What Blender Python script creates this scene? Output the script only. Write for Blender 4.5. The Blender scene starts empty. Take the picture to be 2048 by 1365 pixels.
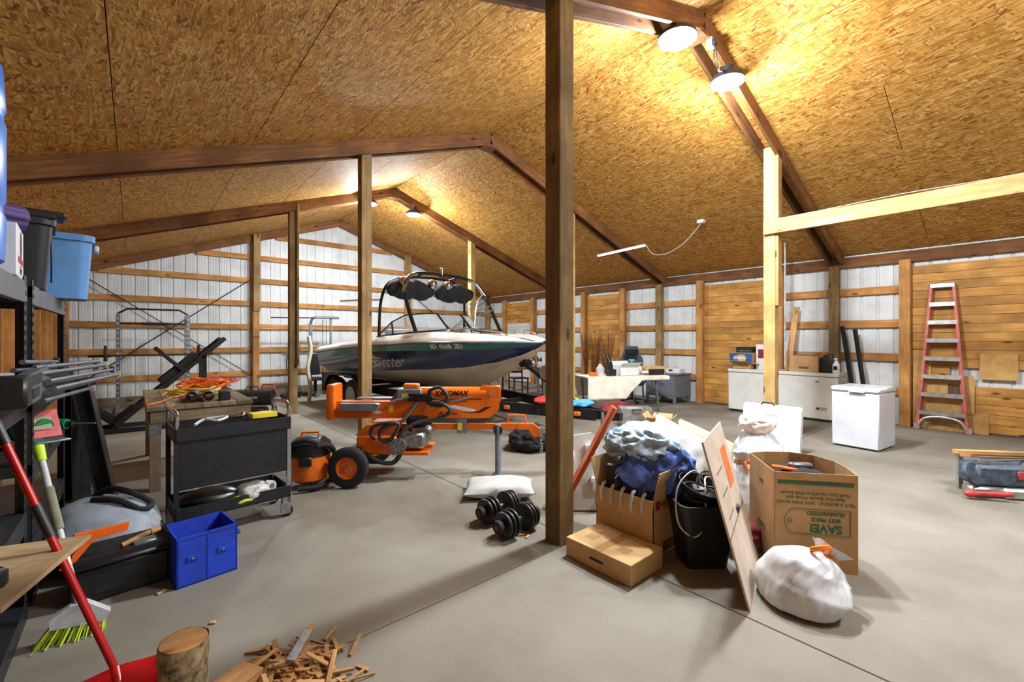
import bpy, bmesh, math, random
from mathutils import Vector as V, Matrix, noise, Euler
random.seed(7)
sc = bpy.context.scene
C = sc.collection
# ------------------------------------------------------------------ camera, world, exposure
EYE = 1.5
YAW = math.radians(40.7)
cd = bpy.data.cameras.new('camera'); cam = bpy.data.objects.new('camera', cd); C.objects.link(cam)
cam.location = (0, 0, EYE); cam.rotation_euler = (math.pi/2, 0, -YAW)
cd.sensor_width = 36; cd.lens = 880/2048*36; cd.shift_y = -5.5/2048; cd.clip_start = .05
sc.camera = cam
w = bpy.data.worlds.new('world'); sc.world = w; w.use_nodes = True
w.node_tree.nodes['Background'].inputs[0].default_value = (.55, .65, .8, 1)
w.node_tree.nodes['Background'].inputs[1].default_value = .3
sc.view_settings.view_transform = 'Standard'; sc.view_settings.look = 'None'
sc.view_settings.exposure = 0.16; sc.view_settings.gamma = 1; sc.view_settings.use_curve_mapping = False
LAMP_C = (.87, .94, 1.0)
LAMP_W = 300.0          # watts of one round high-bay lamp
# (lamp positions x, y, z) under the ridge, in pairs on every other truss; the unseen pair behind the photographer is added as fill
LAMPS = [(4.12, 2.26, 4.5), (5.12, 2.2, 4.42), (5.0, 9.36, 4.42), (3.9, 9.36, 4.46), (4.1, -1.4, 4.42), (5.1, -1.4, 4.42)]
LAMP_K = [1.3, 1.3, 1.05, 1.05, .7, .7]      # relative output: the added pair behind is a weaker fill

# ------------------------------------------------------------------ helpers
def lin(c):
    c = [x/255 for x in c]
    return tuple(x/12.92 if x <= .04045 else ((x+.055)/1.055)**2.4 for x in c) + (1,)
MATS = {}
def newmat(name):
    m = bpy.data.materials.new(name); m.use_nodes = True
    nt = m.node_tree; return m, nt, nt.nodes['Principled BSDF'], nt.nodes.new, nt.links.new
def coords(nt, scale=(1, 1, 1), rot=(0, 0, 0)):
    t = nt.nodes.new('ShaderNodeTexCoord'); mp = nt.nodes.new('ShaderNodeMapping')
    mp.inputs['Scale'].default_value = scale; mp.inputs['Rotation'].default_value = rot
    nt.links.new(t.outputs['Object'], mp.inputs['Vector']); return mp.outputs[0]
def ramp(nt, fac, stops):
    r = nt.nodes.new('ShaderNodeValToRGB'); e = r.color_ramp.elements
    while len(e) < len(stops): e.new(.5)
    for k, (p, c) in enumerate(stops): e[k].position = p; e[k].color = lin(c)
    nt.links.new(fac, r.inputs[0]); return r.outputs[0]
def ntex(nt, vec, scale, detail=4, rough=.6):
    n = nt.nodes.new('ShaderNodeTexNoise'); n.inputs['Scale'].default_value = scale
    n.inputs['Detail'].default_value = detail; n.inputs['Roughness'].default_value = rough
    nt.links.new(vec, n.inputs['Vector']); return n.outputs['Fac']
def mixc(nt, fac, a, b, mode='MIX'):
    m = nt.nodes.new('ShaderNodeMix'); m.data_type = 'RGBA'; m.blend_type = mode
    for s, v in ((m.inputs[0], fac), (m.inputs[6], a), (m.inputs[7], b)):
        if hasattr(v, 'links') or hasattr(v, 'is_linked'): nt.links.new(v, s)
        else: s.default_value = v
    return m.outputs[2]
def bump(nt, p, h, strength=.3, dist=.01):
    b = nt.nodes.new('ShaderNodeBump'); b.inputs['Strength'].default_value = strength; b.inputs['Distance'].default_value = dist
    nt.links.new(h, b.inputs['Height']); nt.links.new(b.outputs[0], p.inputs['Normal'])
def pm(name, rgb, rough=.5, metal=0, var=.12, scale=9, bmp=0, bscale=60, coat=0, alpha=None, trans=0):
    """plain paint, plastic, metal or cloth: one colour with slight mottling and fine relief"""
    if name in MATS: return MATS[name]
    m, nt, p, new, link = newmat(name)
    v = coords(nt)
    f = ntex(nt, v, scale, 5)
    lo = tuple(max(0, c*(1-var*1.6)) for c in rgb); hi = tuple(min(255, c*(1+var*.7)) for c in rgb)
    link(ramp(nt, f, [(.3, lo), (.52, rgb), (.75, hi)]), p.inputs['Base Color'])
    p.inputs['Roughness'].default_value = rough; p.inputs['Metallic'].default_value = metal
    if coat: p.inputs['Coat Weight'].default_value = coat; p.inputs['Coat Roughness'].default_value = .1
    if bmp: bump(nt, p, ntex(nt, v, bscale, 3), bmp, .004)
    if trans: p.inputs['Transmission Weight'].default_value = trans
    if alpha is not None: p.inputs['Alpha'].default_value = alpha
    MATS[name] = m; return m
def emit(name, rgb, s):
    m, nt, p, new, link = newmat(name); p.inputs['Base Color'].default_value = lin(rgb)
    p.inputs['Emission Color'].default_value = lin(rgb); p.inputs['Emission Strength'].default_value = s
    MATS[name] = m; return m
def wood(name, dark, mid, light, rough=.75, knots=True, grain=14, bmp=.25):
    """board wood, grain along the object's local x"""
    m, nt, p, new, link = newmat(name)
    info = new('ShaderNodeObjectInfo'); mul = new('ShaderNodeVectorMath'); mul.operation = 'SCALE'
    cmb = new('ShaderNodeCombineXYZ'); link(info.outputs['Random'], cmb.inputs[0]); link(info.outputs['Random'], cmb.inputs[1]); link(info.outputs['Random'], cmb.inputs[2])
    link(cmb.outputs[0], mul.inputs[0]); mul.inputs['Scale'].default_value = 37
    t = new('ShaderNodeTexCoord'); add = new('ShaderNodeVectorMath'); link(t.outputs['Object'], add.inputs[0]); link(mul.outputs[0], add.inputs[1])
    mp = new('ShaderNodeMapping'); mp.inputs['Scale'].default_value = (1.0, grain, grain); link(add.outputs[0], mp.inputs['Vector'])
    g = ntex(nt, mp.outputs[0], 2.2, 7, .65)
    col = ramp(nt, g, [(.28, dark), (.5, mid), (.72, light)])
    blot = ntex(nt, add.outputs[0], 1.7, 4)
    col = mixc(nt, ramp(nt, blot, [(.38, (95, 95, 95)), (.65, (255, 255, 255))]), lin(tuple(c*.72 for c in mid)), col)
    # tone differs a little from board to board
    hs = new('ShaderNodeHueSaturation'); mr = new('ShaderNodeMapRange'); link(info.outputs['Random'], mr.inputs[0]); mr.inputs[3].default_value = .8; mr.inputs[4].default_value = 1.16
    link(mr.outputs[0], hs.inputs['Value']); link(col, hs.inputs['Color']); col = hs.outputs[0]
    if knots:
        mk = new('ShaderNodeMapping'); mk.inputs['Scale'].default_value = (2.1, 6, 6); link(add.outputs[0], mk.inputs['Vector'])
        vo = new('ShaderNodeTexVoronoi'); vo.inputs['Scale'].default_value = 1.0; link(mk.outputs[0], vo.inputs['Vector'])
        col = mixc(nt, ramp(nt, vo.outputs['Distance'], [(.06, (255, 255, 255)), (.15, (0, 0, 0))]), col, lin(tuple(c*.45 for c in dark)))
    link(col, p.inputs['Base Color']); p.inputs['Roughness'].default_value = rough; p.inputs['Specular IOR Level'].default_value = .25
    bump(nt, p, g, bmp, .004)
    MATS[name] = m; return m
def osb(name):
    m, nt, p, new, link = newmat(name)
    info = new('ShaderNodeObjectInfo'); t = new('ShaderNodeTexCoord')
    sc_ = new('ShaderNodeVectorMath'); sc_.operation = 'SCALE'; cmb = new('ShaderNodeCombineXYZ')
    link(info.outputs['Random'], cmb.inputs[0]); link(info.outputs['Random'], cmb.inputs[1]); link(cmb.outputs[0], sc_.inputs[0]); sc_.inputs['Scale'].default_value = 61
    add = new('ShaderNodeVectorMath'); link(t.outputs['Object'], add.inputs[0]); link(sc_.outputs[0], add.inputs[1])
    warp = new('ShaderNodeTexNoise'); warp.inputs['Scale'].default_value = 9; link(add.outputs[0], warp.inputs['Vector'])
    wv = new('ShaderNodeVectorMath'); wv.operation = 'SCALE'; wv.inputs['Scale'].default_value = .03; link(warp.outputs['Color'], wv.inputs[0])
    ad2 = new('ShaderNodeVectorMath'); link(add.outputs[0], ad2.inputs[0]); link(wv.outputs[0], ad2.inputs[1])
    cols = []
    for k, (rz, sx, sy) in enumerate(((.25, 15, 56), (-.5, 16, 48), (1.05, 18, 52), (-.1, 11, 66))):
        mp = new('ShaderNodeMapping'); mp.inputs['Rotation'].default_value = (0, 0, rz); mp.inputs['Location'].default_value = (k*3.7, k*1.9, 0)
        link(ad2.outputs[0], mp.inputs['Vector'])
        ms = new('ShaderNodeMapping'); ms.inputs['Scale'].default_value = (sx, sy, 1); link(mp.outputs[0], ms.inputs['Vector'])
        vo = new('ShaderNodeTexVoronoi'); vo.inputs['Scale'].default_value = 1; vo.voronoi_dimensions = '2D'; link(ms.outputs[0], vo.inputs['Vector'])
        sep = new('ShaderNodeSeparateColor'); link(vo.outputs['Color'], sep.inputs[0]); cols.append((sep, vo))
    flake = [(.0, (132, 84, 30)), (.1, (160, 107, 42)), (.35, (180, 126, 54)), (.65, (194, 143, 66)), (.9, (208, 162, 88)), (1, (216, 178, 110))]
    col = ramp(nt, cols[0][0].outputs[0], flake)
    for k in (1, 2, 3):
        gt = new('ShaderNodeMath'); gt.operation = 'GREATER_THAN'; gt.inputs[1].default_value = .56; link(cols[k][0].outputs[1], gt.inputs[0])
        col = mixc(nt, gt.outputs[0], col, ramp(nt, cols[k][0].outputs[0], flake))
    gt = new('ShaderNodeMath'); gt.operation = 'GREATER_THAN'; gt.inputs[1].default_value = .984; link(cols[1][0].outputs[2], gt.inputs[0])
    col = mixc(nt, gt.outputs[0], col, lin((136, 80, 34)))
    grime = ntex(nt, add.outputs[0], 2.4, 6, .65)
    col = mixc(nt, ramp(nt, grime, [(.4, (0, 0, 0)), (.72, (120, 120, 120))]), col, lin((96, 64, 32)))
    link(col, p.inputs['Base Color']); p.inputs['Roughness'].default_value = .7; p.inputs['Specular IOR Level'].default_value = .3
    bump(nt, p, cols[0][1].outputs['Distance'], .3, .004)
    MATS[name] = m; return m
def concrete(name):
    m, nt, p, new, link = newmat(name)
    v = new('ShaderNodeTexCoord').outputs['Object']
    a = ntex(nt, v, 1.1, 6, .6); b = ntex(nt, v, 26, 4, .7)
    col = ramp(nt, a, [(.3, (106, 100, 89)), (.5, (124, 118, 107)), (.72, (137, 132, 122))])
    col = mixc(nt, ramp(nt, b, [(.35, (60, 60, 60)), (.6, (0, 0, 0))]), col, lin((108, 102, 93)))
    ms = new('ShaderNodeMapping'); ms.inputs['Scale'].default_value = (2.2, .5, 1); ms.inputs['Rotation'].default_value = (0, 0, .9); link(v, ms.inputs['Vector'])
    st = ntex(nt, ms.outputs[0], 3.5, 8, .72)
    col = mixc(nt, ramp(nt, st, [(.6, (0, 0, 0)), (.8, (110, 110, 110))]), col, lin((92, 83, 72)))
    sp = ntex(nt, v, 90, 2); col = mixc(nt, ramp(nt, sp, [(.7, (0, 0, 0)), (.78, (90, 90, 90))]), col, lin((80, 74, 66)))
    link(col, p.inputs['Base Color'])
    link(ramp(nt, a, [(.3, (205, 205, 205)), (.7, (235, 235, 235))]), p.inputs['Roughness'])
    p.inputs['Specular IOR Level'].default_value = .3; bump(nt, p, b, .12, .004); MATS[name] = m; return m

class G:
    """collects shapes for ONE mesh part"""
    def __init__(s): s.bm = bmesh.new()
    def _x(s, geom, mat):
        bmesh.ops.transform(s.bm, matrix=mat, verts=geom); return s
    def box(s, x0, x1, y0, y1, z0, z1, bev=0, M=None, seg=1):
        r = bmesh.ops.create_cube(s.bm, size=1)['verts']
        m = Matrix.Translation(((x0+x1)/2, (y0+y1)/2, (z0+z1)/2)) @ Matrix.Diagonal((abs(x1-x0), abs(y1-y0), abs(z1-z0), 1))
        s._x(r, (M @ m) if M else m)
        if bev: bmesh.ops.bevel(s.bm, geom=list({e for v in r for e in v.link_edges}), offset=bev, segments=seg, affect='EDGES', profile=.5)
        return s
    def bar(s, p0, p1, w, h, up=(0, 0, 1), bev=0):
        p0 = V(p0); p1 = V(p1); x = (p1-p0).normalized(); u = V(up)
        if abs(x.dot(u)) > .98: u = V((0, 1, 0)) if abs(x.y) < .9 else V((1, 0, 0))
        y = u.cross(x).normalized(); z = x.cross(y)
        M = Matrix(((x.x, y.x, z.x, p0.x), (x.y, y.y, z.y, p0.y), (x.z, y.z, z.z, p0.z), (0, 0, 0, 1)))
        return s.box(0, (p1-p0).length, -w/2, w/2, -h/2, h/2, bev, M)
    def cyl(s, p0, p1, r0, r1=None, n=14, cap=True):
        p0 = V(p0); p1 = V(p1); r1 = r0 if r1 is None else r1; d = p1-p0
        r = bmesh.ops.create_cone(s.bm, cap_ends=cap, segments=n, radius1=max(r0, 1e-4), radius2=max(r1, 1e-4), depth=d.length)['verts']
        return s._x(r, Matrix.Translation((p0+p1)/2) @ d.to_track_quat('Z', 'Y').to_matrix().to_4x4())
    def ell(s, c, r, n=12, M=None):
        q = bmesh.ops.create_uvsphere(s.bm, u_segments=n+4, v_segments=n, radius=1)['verts']
        m = Matrix.Translation(c) @ (M or Matrix()) @ Matrix.Diagonal((r[0], r[1], r[2], 1)); return s._x(q, m)
    def tube(s, pts, r, n=8, closed=False, smooth=0):
        pts = [V(p) for p in pts]
        if smooth:
            out = []; N = len(pts)
            rng = range(N if closed else N-1)
            for i in rng:
                a, b, c, d = (pts[(i-1) % N], pts[i], pts[(i+1) % N], pts[(i+2) % N]) if closed else (pts[max(i-1, 0)], pts[i], pts[i+1], pts[min(i+2, N-1)])
                for k in range(smooth):
                    t = k/smooth
                    out.append(.5*((2*b)+(c-a)*t+(2*a-5*b+4*c-d)*t*t+(3*b-a-3*c+d)*t**3))
            if not closed: out.append(pts[-1])
            pts = out
        N = len(pts); rings = []; prev = None
        for i, p in enumerate(pts):
            if closed: t = pts[(i+1) % N]-pts[i-1]
            else: t = pts[min(i+1, N-1)]-pts[max(i-1, 0)]
            t.normalize()
            if prev is None:
                u = t.orthogonal().normalized()
            else:
                u = (prev-t*prev.dot(t)).normalized()
            prev = u; w_ = t.cross(u); rr = r(i/(N-1)) if callable(r) else r
            rings.append([s.bm.verts.new(p+(u*math.cos(6.28319*k/n)+w_*math.sin(6.28319*k/n))*rr) for k in range(n)])
        for i in range(N if closed else N-1):
            a, b = rings[i], rings[(i+1) % N]
            for k in range(n): s.bm.faces.new((a[k], a[(k+1) % n], b[(k+1) % n], b[k]))
        if not closed:
            s.bm.faces.new(rings[0][::-1]); s.bm.faces.new(rings[-1])
        return s
    def lathe(s, prof, n=24, c=(0, 0, 0), M=None, sx=1, sy=1):
        rings = []
        T = Matrix.Translation(c) @ (M or Matrix())
        for r, z in prof: rings.append([s.bm.verts.new(T @ V((r*sx*math.cos(6.28319*k/n), r*sy*math.sin(6.28319*k/n), z))) for k in range(n)])
        for a, b in zip(rings, rings[1:]):
            for k in range(n): s.bm.faces.new((a[k], a[(k+1) % n], b[(k+1) % n], b[k]))
        e0, e1 = prof[0][0] > 1e-3, prof[-1][0] > 1e-3
        if e0 and e1:
            if prof[0] != prof[-1]:
                for k in range(n): s.bm.faces.new((rings[-1][k], rings[-1][(k+1) % n], rings[0][(k+1) % n], rings[0][k]))
            else: bmesh.ops.remove_doubles(s.bm, verts=rings[0]+rings[-1], dist=1e-5)
        elif e0: s.bm.faces.new(rings[0][::-1])
        elif e1: s.bm.faces.new(rings[-1])
        return s
    def prism(s, poly, a0, a1, axis='y', M=None):
        """2D outline poly extruded from a0 to a1 along axis"""
        def P(p, a): return {'x': V((a, p[0], p[1])), 'y': V((p[0], a, p[1])), 'z': V((p[0], p[1], a))}[axis]
        T = M or Matrix()
        A = [s.bm.verts.new(T @ P(p, a0)) for p in poly]; B = [s.bm.verts.new(T @ P(p, a1)) for p in poly]
        n = len(poly)
        for k in range(n): s.bm.faces.new((A[k], A[(k+1) % n], B[(k+1) % n], B[k]))
        s.bm.faces.new(A[::-1]); s.bm.faces.new(B); return s
    def grid(s, f, nu, nv, closed_u=False):
        P = [[s.bm.verts.new(f(i/nu, j/nv)) for j in range(nv+1)] for i in range(nu if closed_u else nu+1)]
        for i in range(nu):
            a = P[i]; b = P[(i+1) % len(P)]
            for j in range(nv): s.bm.faces.new((a[j], b[j], b[j+1], a[j+1]))
        return s
    def blob(s, c, r, seed=0, amp=.2, freq=2.5, sub=4, floor=None, ridge=.6):
        q = bmesh.ops.create_icosphere(s.bm, subdivisions=sub, radius=1)['verts']; c = V(c); off = V((seed*7.3, seed*3.1, seed*1.7))
        for v in q:
            d = v.co.normalized(); n1 = noise.noise(d*freq*.8+off)
            w_ = d*freq*1.2+noise.noise_vector(d*1.4+off)*1.1+off; n2 = 1-2*abs(noise.noise(w_)); n3 = 1-2*abs(noise.noise(w_*2.3+off))
            k = 1+amp*(n1*(1-ridge*.5)+n2*ridge*.5+n3*ridge*.22)
            v.co = V((d.x*r[0]*k, d.y*r[1]*k, d.z*r[2]*k))+c
            if floor is not None and v.co.z < floor: v.co.z = floor+(floor-v.co.z)*.03
        return s
    def text(s, txt, size, M, depth=.001, align='CENTER', shear=0, bold=0):
        cu = bpy.data.curves.new('t', 'FONT'); cu.body = txt; cu.size = size; cu.extrude = depth; cu.align_x = align; cu.align_y = 'CENTER'; cu.shear = shear; cu.offset = bold; cu.resolution_u = 3
        o = bpy.data.objects.new('t', cu); C.objects.link(o); dg = bpy.context.evaluated_depsgraph_get()
        me = bpy.data.meshes.new_from_object(o.evaluated_get(dg)); me.transform(M); s.bm.from_mesh(me)
        bpy.data.objects.remove(o); bpy.data.curves.remove(cu); bpy.data.meshes.remove(me); return s
    def put(s, name, mat, parent=None, smooth=True, M=None, solid=0, sub=0, soft=False):
        if M: bmesh.ops.transform(s.bm, matrix=M, verts=s.bm.verts)
        bmesh.ops.recalc_face_normals(s.bm, faces=s.bm.faces)
        me = bpy.data.meshes.new(name); s.bm.to_mesh(me); s.bm.free()
        me.materials.append(MATS[mat] if isinstance(mat, str) else mat)
        if smooth:
            me.polygons.foreach_set('use_smooth', [True]*len(me.polygons)); me.set_sharp_from_angle(angle=math.radians(170 if soft or len(me.polygons) in (320, 1280, 5120, 20480) else 38))
        o = bpy.data.objects.new(name, me); C.objects.link(o)
        if parent: o.parent = parent
        if solid:
            md = o.modifiers.new('thickness', 'SOLIDIFY'); md.thickness = solid; md.offset = 0
        if sub:
            md = o.modifiers.new('smooth', 'SUBSURF'); md.levels = md.render_levels = sub
        return o
def tag(o, label=None, cat=None, group=None, kind=None):
    if label: o['label'] = label
    if cat: o['category'] = cat
    if group: o['group'] = group
    if kind: o['kind'] = kind
    return o
def thing(name, label, cat, loc=(0, 0, 0), rz=0, group=None):
    o = bpy.data.objects.new(name, None); C.objects.link(o); o.empty_display_size = .1
    o.location = loc; o.rotation_euler = (0, 0, math.radians(rz)); return tag(o, label, cat, group)
def clone(root, loc, rz, label=None, group=None):
    r = root.copy(); C.objects.link(r); r.location = loc; r.rotation_euler = (0, 0, math.radians(rz))
    if label: r['label'] = label
    if group: r['group'] = group
    for ch in list(root.children):
        c_ = ch.copy(); C.objects.link(c_); c_.parent = r
        for g in ch.children:
            d = g.copy(); C.objects.link(d); d.parent = c_
    return r
def RX(a): return Matrix.Rotation(math.radians(a), 4, 'X')
def RY(a): return Matrix.Rotation(math.radians(a), 4, 'Y')
def RZ(a): return Matrix.Rotation(math.radians(a), 4, 'Z')
def TR(x, y, z): return Matrix.Translation((x, y, z))
def board(name, p0, p1, w_, h, mat, parent=None, up=(0, 0, 1), bev=.003, mesh_cache={}):
    """a straight timber from p0 to p1, its own object with local x along the grain"""
    p0 = V(p0); p1 = V(p1); x = (p1-p0).normalized(); u = V(up)
    if abs(x.dot(u)) > .98: u = V((0, 1, 0))
    y = u.cross(x).normalized(); z = x.cross(y); L = (p1-p0).length
    key = (round(L, 3), round(w_, 3), round(h, 3), mat)
    me = mesh_cache.get(key)
    if me is None:
        o = G().box(0, L, -w_/2, w_/2, -h/2, h/2, bev).put(name, mat, None, False); me = o.data; mesh_cache[key] = me
    else:
        o = bpy.data.objects.new(name, me); C.objects.link(o)
    o.matrix_world = Matrix(((x.x, y.x, z.x, p0.x), (x.y, y.y, z.y, p0.y), (x.z, y.z, z.z, p0.z), (0, 0, 0, 1)))
    if parent: o.parent = parent
    return o
def struct(o): o['kind'] = 'structure'; return o
def floor_at(u, v, z=0.0):
    """survey: the place at height z seen at photo position (u, v)"""
    d = 880*(EYE-z)/(v-677); l = (u-1024)/880*d; s_, c_ = math.sin(YAW), math.cos(YAW)
    return (d*s_+l*c_, d*c_-l*s_)

# ------------------------------------------------------------------ materials of the building
osb('osb'); concrete('concrete')
wood('rafter_wood', (92, 58, 32), (134, 88, 50), (164, 114, 70))
wood('post_wood', (112, 88, 54), (156, 126, 82), (186, 158, 110), grain=10)
wood('post_pale', (176, 138, 82), (206, 170, 108), (224, 194, 136), grain=10)
wood('girt_wood', (156, 104, 52), (194, 138, 78), (216, 168, 108))
wood('plank_wood', (168, 112, 48), (208, 150, 76), (226, 176, 104), rough=.6)
wood('beam_pale', (172, 120, 70), (206, 158, 102), (226, 186, 132), grain=10)
wood('grey_wood', (92, 78, 58), (130, 112, 86), (160, 142, 112))
wood('scrap_wood', (160, 108, 60), (206, 154, 98), (232, 190, 136))
wood('dark_chair_wood', (58, 28, 14), (92, 46, 22), (122, 66, 34), rough=.4, knots=False)
pm('siding', (205, 208, 208), .42, 0, .05, 3, .05, 20)
pm('steel_black', (34, 35, 38), .45, .2, .2, 14)
pm('gal', (168, 172, 176), .35, .85, .12, 20)
pm('rod', (58, 54, 50), .5, .6)

# ------------------------------------------------------------------ the building
XL, XR, YB, YE = -1.1, 10.1, -4.95, 13.1     # inside faces of left wall, right wall, near wall, far gable wall
RX0, RZ0, SL = 4.55, 4.95, .345              # ridge position, ridge height, roof slope
def roofz(x): return RZ0-SL*abs(x-RX0)
# floor: poured slabs with saw-cut joints along the post lines
fl = struct(G().box(XL-.1, XR+.1, YB-.1, YE+.1, -.12, -.012).put('floor', 'concrete', None, False))
jx = [XL, 2.5, 6.72, XR]; jy = [YB, -1.4, 2.17, 5.86, 9.5, YE]
for i in range(3):
    for j in range(5):
        G().box(jx[i]+.004, jx[i+1]-.004, jy[j]+.004, jy[j+1]-.004, -.012, 0, .0025).put('slab', 'concrete', fl, False)
# ceiling: oriented strand board sheets on both slopes, seams where the photograph has them
ce = struct(bpy.data.objects.new('ceiling', None)); C.objects.link(ce)
ang = math.atan(SL)
for side in (-1, 1):
    first = .7 if side > 0 else .06
    rows = [0]+[first+1.22*k for k in range(5) if first+1.22*k > .02]
    end = ((XR-RX0) if side > 0 else (RX0-XL))/math.cos(ang)+.1
    rows = [r for r in rows if r < end-.05]+[end]
    for k in range(len(rows)-1):
        s0, s1 = rows[k]+.0035, rows[k+1]-.0035
        y = -6.3+(1.22 if k % 2 else 0)
        while y < YE:
            a, b = max(y, YB), min(y+2.44, YE)
            if b-a > .1:
                o = G().box(.0035, b-a-.0035, 0, s1-s0, 0, .012, .001).put('osb_sheet', 'osb', ce, False)
                X = V((0, 1, 0)); D = V((side*math.cos(ang), 0, -math.sin(ang))); N = X.cross(D)
                if N.z < 0:
                    N = -N
                M = Matrix(((X.x, D.x, N.x, RX0+D.x*s0), (X.y, D.y, N.y, a), (X.z, D.z, N.z, RZ0+D.z*s0), (0, 0, 0, 1)))
                o.matrix_world = M
            y += 2.44
for side in (-1, 1):
    xe = XR+.15 if side > 0 else XL-.15
    G().prism([(RX0, RZ0+.016), (xe, roofz(xe)+.016), (xe, roofz(xe)+.05), (RX0, RZ0+.05)], YB-.1, YE+.1, 'y').put('seam_backing', 'rod', ce, False)  # dark backing added above the sheets; darkens the seams and blocks outside light
# trusses: pairs of rafter boards clasping the posts
TY = [-4.9, -1.32, 2.3, 5.93, 9.48, 13.02]
for ti, y in enumerate(TY):
    tr = struct(bpy.data.objects.new('trim_%d' % (ti+1), None)); C.objects.link(tr)
    for dy in ((-.095, .095) if 0 < ti < 5 else ((-.03,) if ti == 5 else (.06,))):
        for side in (-1, 1):
            xe = XR+.02 if side > 0 else XL-.02
            a = V((RX0, y+dy, RZ0-.1)); b = V((xe, y+dy, roofz(xe)-.1))
            board('rafter', a, b, .04, .19, 'rafter_wood', tr)
    if 0 < ti < 5: G().box(RX0-.13, RX0+.13, y-.11, y+.11, RZ0-.24, RZ0-.05, .004).put('ridge_block', 'rafter_wood', tr, False)
# posts
def post(nm, x, y, top, mat, label, cat='post', wd=.145, kind=True):
    o = board(nm, (x, y, -.01), (x, y, top), wd, wd, mat, None, (0, 1, 0), .006)
    tag(o, label, cat, 'posts carrying the trusses'); return o
post('support_post', 2.4, 2.25, roofz(2.4)-.04, 'post_wood', 'large weathered wooden post standing in the foreground beside the cardboard boxes', wd=.152)
post('support_post', 2.42, 5.93, roofz(2.42)-.04, 'post_wood', 'brown wooden post standing in front of the boat and behind the orange log splitter')
post('support_post', 2.4, 9.48, roofz(2.4)-.04, 'post_wood', 'brown wooden post left of the boat stern with a board nailed to its side')
post('support_post', 6.75, 9.48, roofz(6.75)-.04, 'post_pale', 'pale wooden post standing behind the boat tower')
post('support_post', 6.75, 2.3, roofz(6.75)-.04, 'post_pale', 'pale yellow wooden post in front of the long chest freezer')
post('support_post', 6.66, 5.95, roofz(6.66)-.04, 'post_pale', 'pale wooden post hidden behind the foreground post')
pp = [o for o in C.objects if o.name.startswith('support_post')]
board('splice_board', (2.46, 9.4, .95), (2.46, 9.4, roofz(2.4)-.06), .04, .14, 'post_wood', None, (0, 1, 0)); sb = C.objects[-1]
def adopt(o, p):
    o.parent = p; o.matrix_parent_inverse = p.matrix_world.inverted()
bpy.context.view_layer.update()
adopt(sb, pp[2])
sb = board('splice_board', (6.75, 2.205, 1.95), (6.75, 2.205, roofz(6.75)-.1), .14, .04, 'beam_pale', None, (0, 1, 0)); adopt(sb, pp[4])
bm_ = tag(board('cross_beam', (6.655, 2.36, 3.03), (6.655, -1.36, 3.03), .04, .185, 'beam_pale'), 'long pale horizontal plank beam nailed across the pale post at upper right', 'beam')
wire = G().tube([(6.66, 2.3, 3.13), (6.655, 1.6, 3.135), (6.65, .9, 3.15), (6.655, .1, 3.13), (6.655, -1.3, 3.135)], .006, 6, smooth=4).put('cable', pm('cable_grey', (150, 146, 138), .5)); adopt(wire, bm_)
bpy.context.view_layer.update()

# corrugated siding: one sheet every 0.914 m with trapezoid ribs
def sheet(name, P, tops, zb, mat, parent):
    g = G(); lo = [g.bm.verts.new((p[0], p[1], zb)) for p in P]; hi = [g.bm.verts.new((p[0], p[1], t)) for p, t in zip(P, tops)]
    for k in range(len(P)-1): g.bm.faces.new((lo[k], lo[k+1], hi[k+1], hi[k]))
    return g.put(name, mat, parent, False, solid=.002)
def rib_profile(a, b):
    out = []; x = a
    while x < b-.01:
        e = min(x+.2286, b)
        out += [(x, 0), (x+.01, .016), (x+.034, .016), (x+.044, 0)]
        if e-x > .16: out += [(x+.11, 0), (x+.118, .002), (x+.13, .002), (x+.138, 0), (x+.155, 0), (x+.163, .002), (x+.175, .002), (x+.183, 0)]
        x = e
    out.append((b, 0)); return out
we = struct(bpy.data.objects.new('wall_end', None)); C.objects.link(we)
x = XL-.05
while x < XR:
    b = min(x+.9144, XR+.05); pr = rib_profile(x, b)
    if x < RX0 < b: pr = sorted(pr+[(RX0, 0)])
    sheet('siding_sheet', [(p, YE+q) for p, q in pr], [roofz(p)-.01 for p, q in pr], .0, 'siding', we); x = b
for k in range(7):
    zt = .67+.6*k-.07
    if zt < 2.95: a, b = XL, XR
    else:
        hw = (RZ0-.12-zt-.06)/SL; a, b = RX0-hw, RX0+hw
    cuts = [a]+[c for c in (2.4, 6.7) if a < c < b]+[b]
    for c0, c1 in zip(cuts, cuts[1:]):
        board('girt', (c0+(.07 if c0 in (2.4, 6.7) else 0), YE-.045, zt), (c1-(.07 if c1 in (2.4, 6.7) else 0), YE-.045, zt), .04, .13, 'girt_wood', we)
board('sill_board', (XL, YE-.03, .1), (XR, YE-.03, .1), .04, .18, 'grey_wood', we)
for x in (2.4, 6.7):
    board('wall_post', (x, YE-.14, 0), (x, YE-.14, roofz(x)-.05), .15, .14, 'girt_wood', we, (0, 1, 0), .006)
    board('splice_board', (x+.01, YE-.225, 2.2), (x+.01, YE-.225, roofz(x)-.03), .15, .03, 'post_wood', we, (0, 1, 0))
for p, q in (((-1.05, 3.0), (2.3, .55)), ((2.3, 3.02), (-.9, .5)), ((6.8, 3.0), (10.0, .6)), ((10.0, 3.0), (6.8, .6))):
    G().cyl((p[0], YE-.1, p[1]), (q[0], YE-.1, q[1]), .011, n=8).put('brace_rod', 'rod', we)
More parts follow.
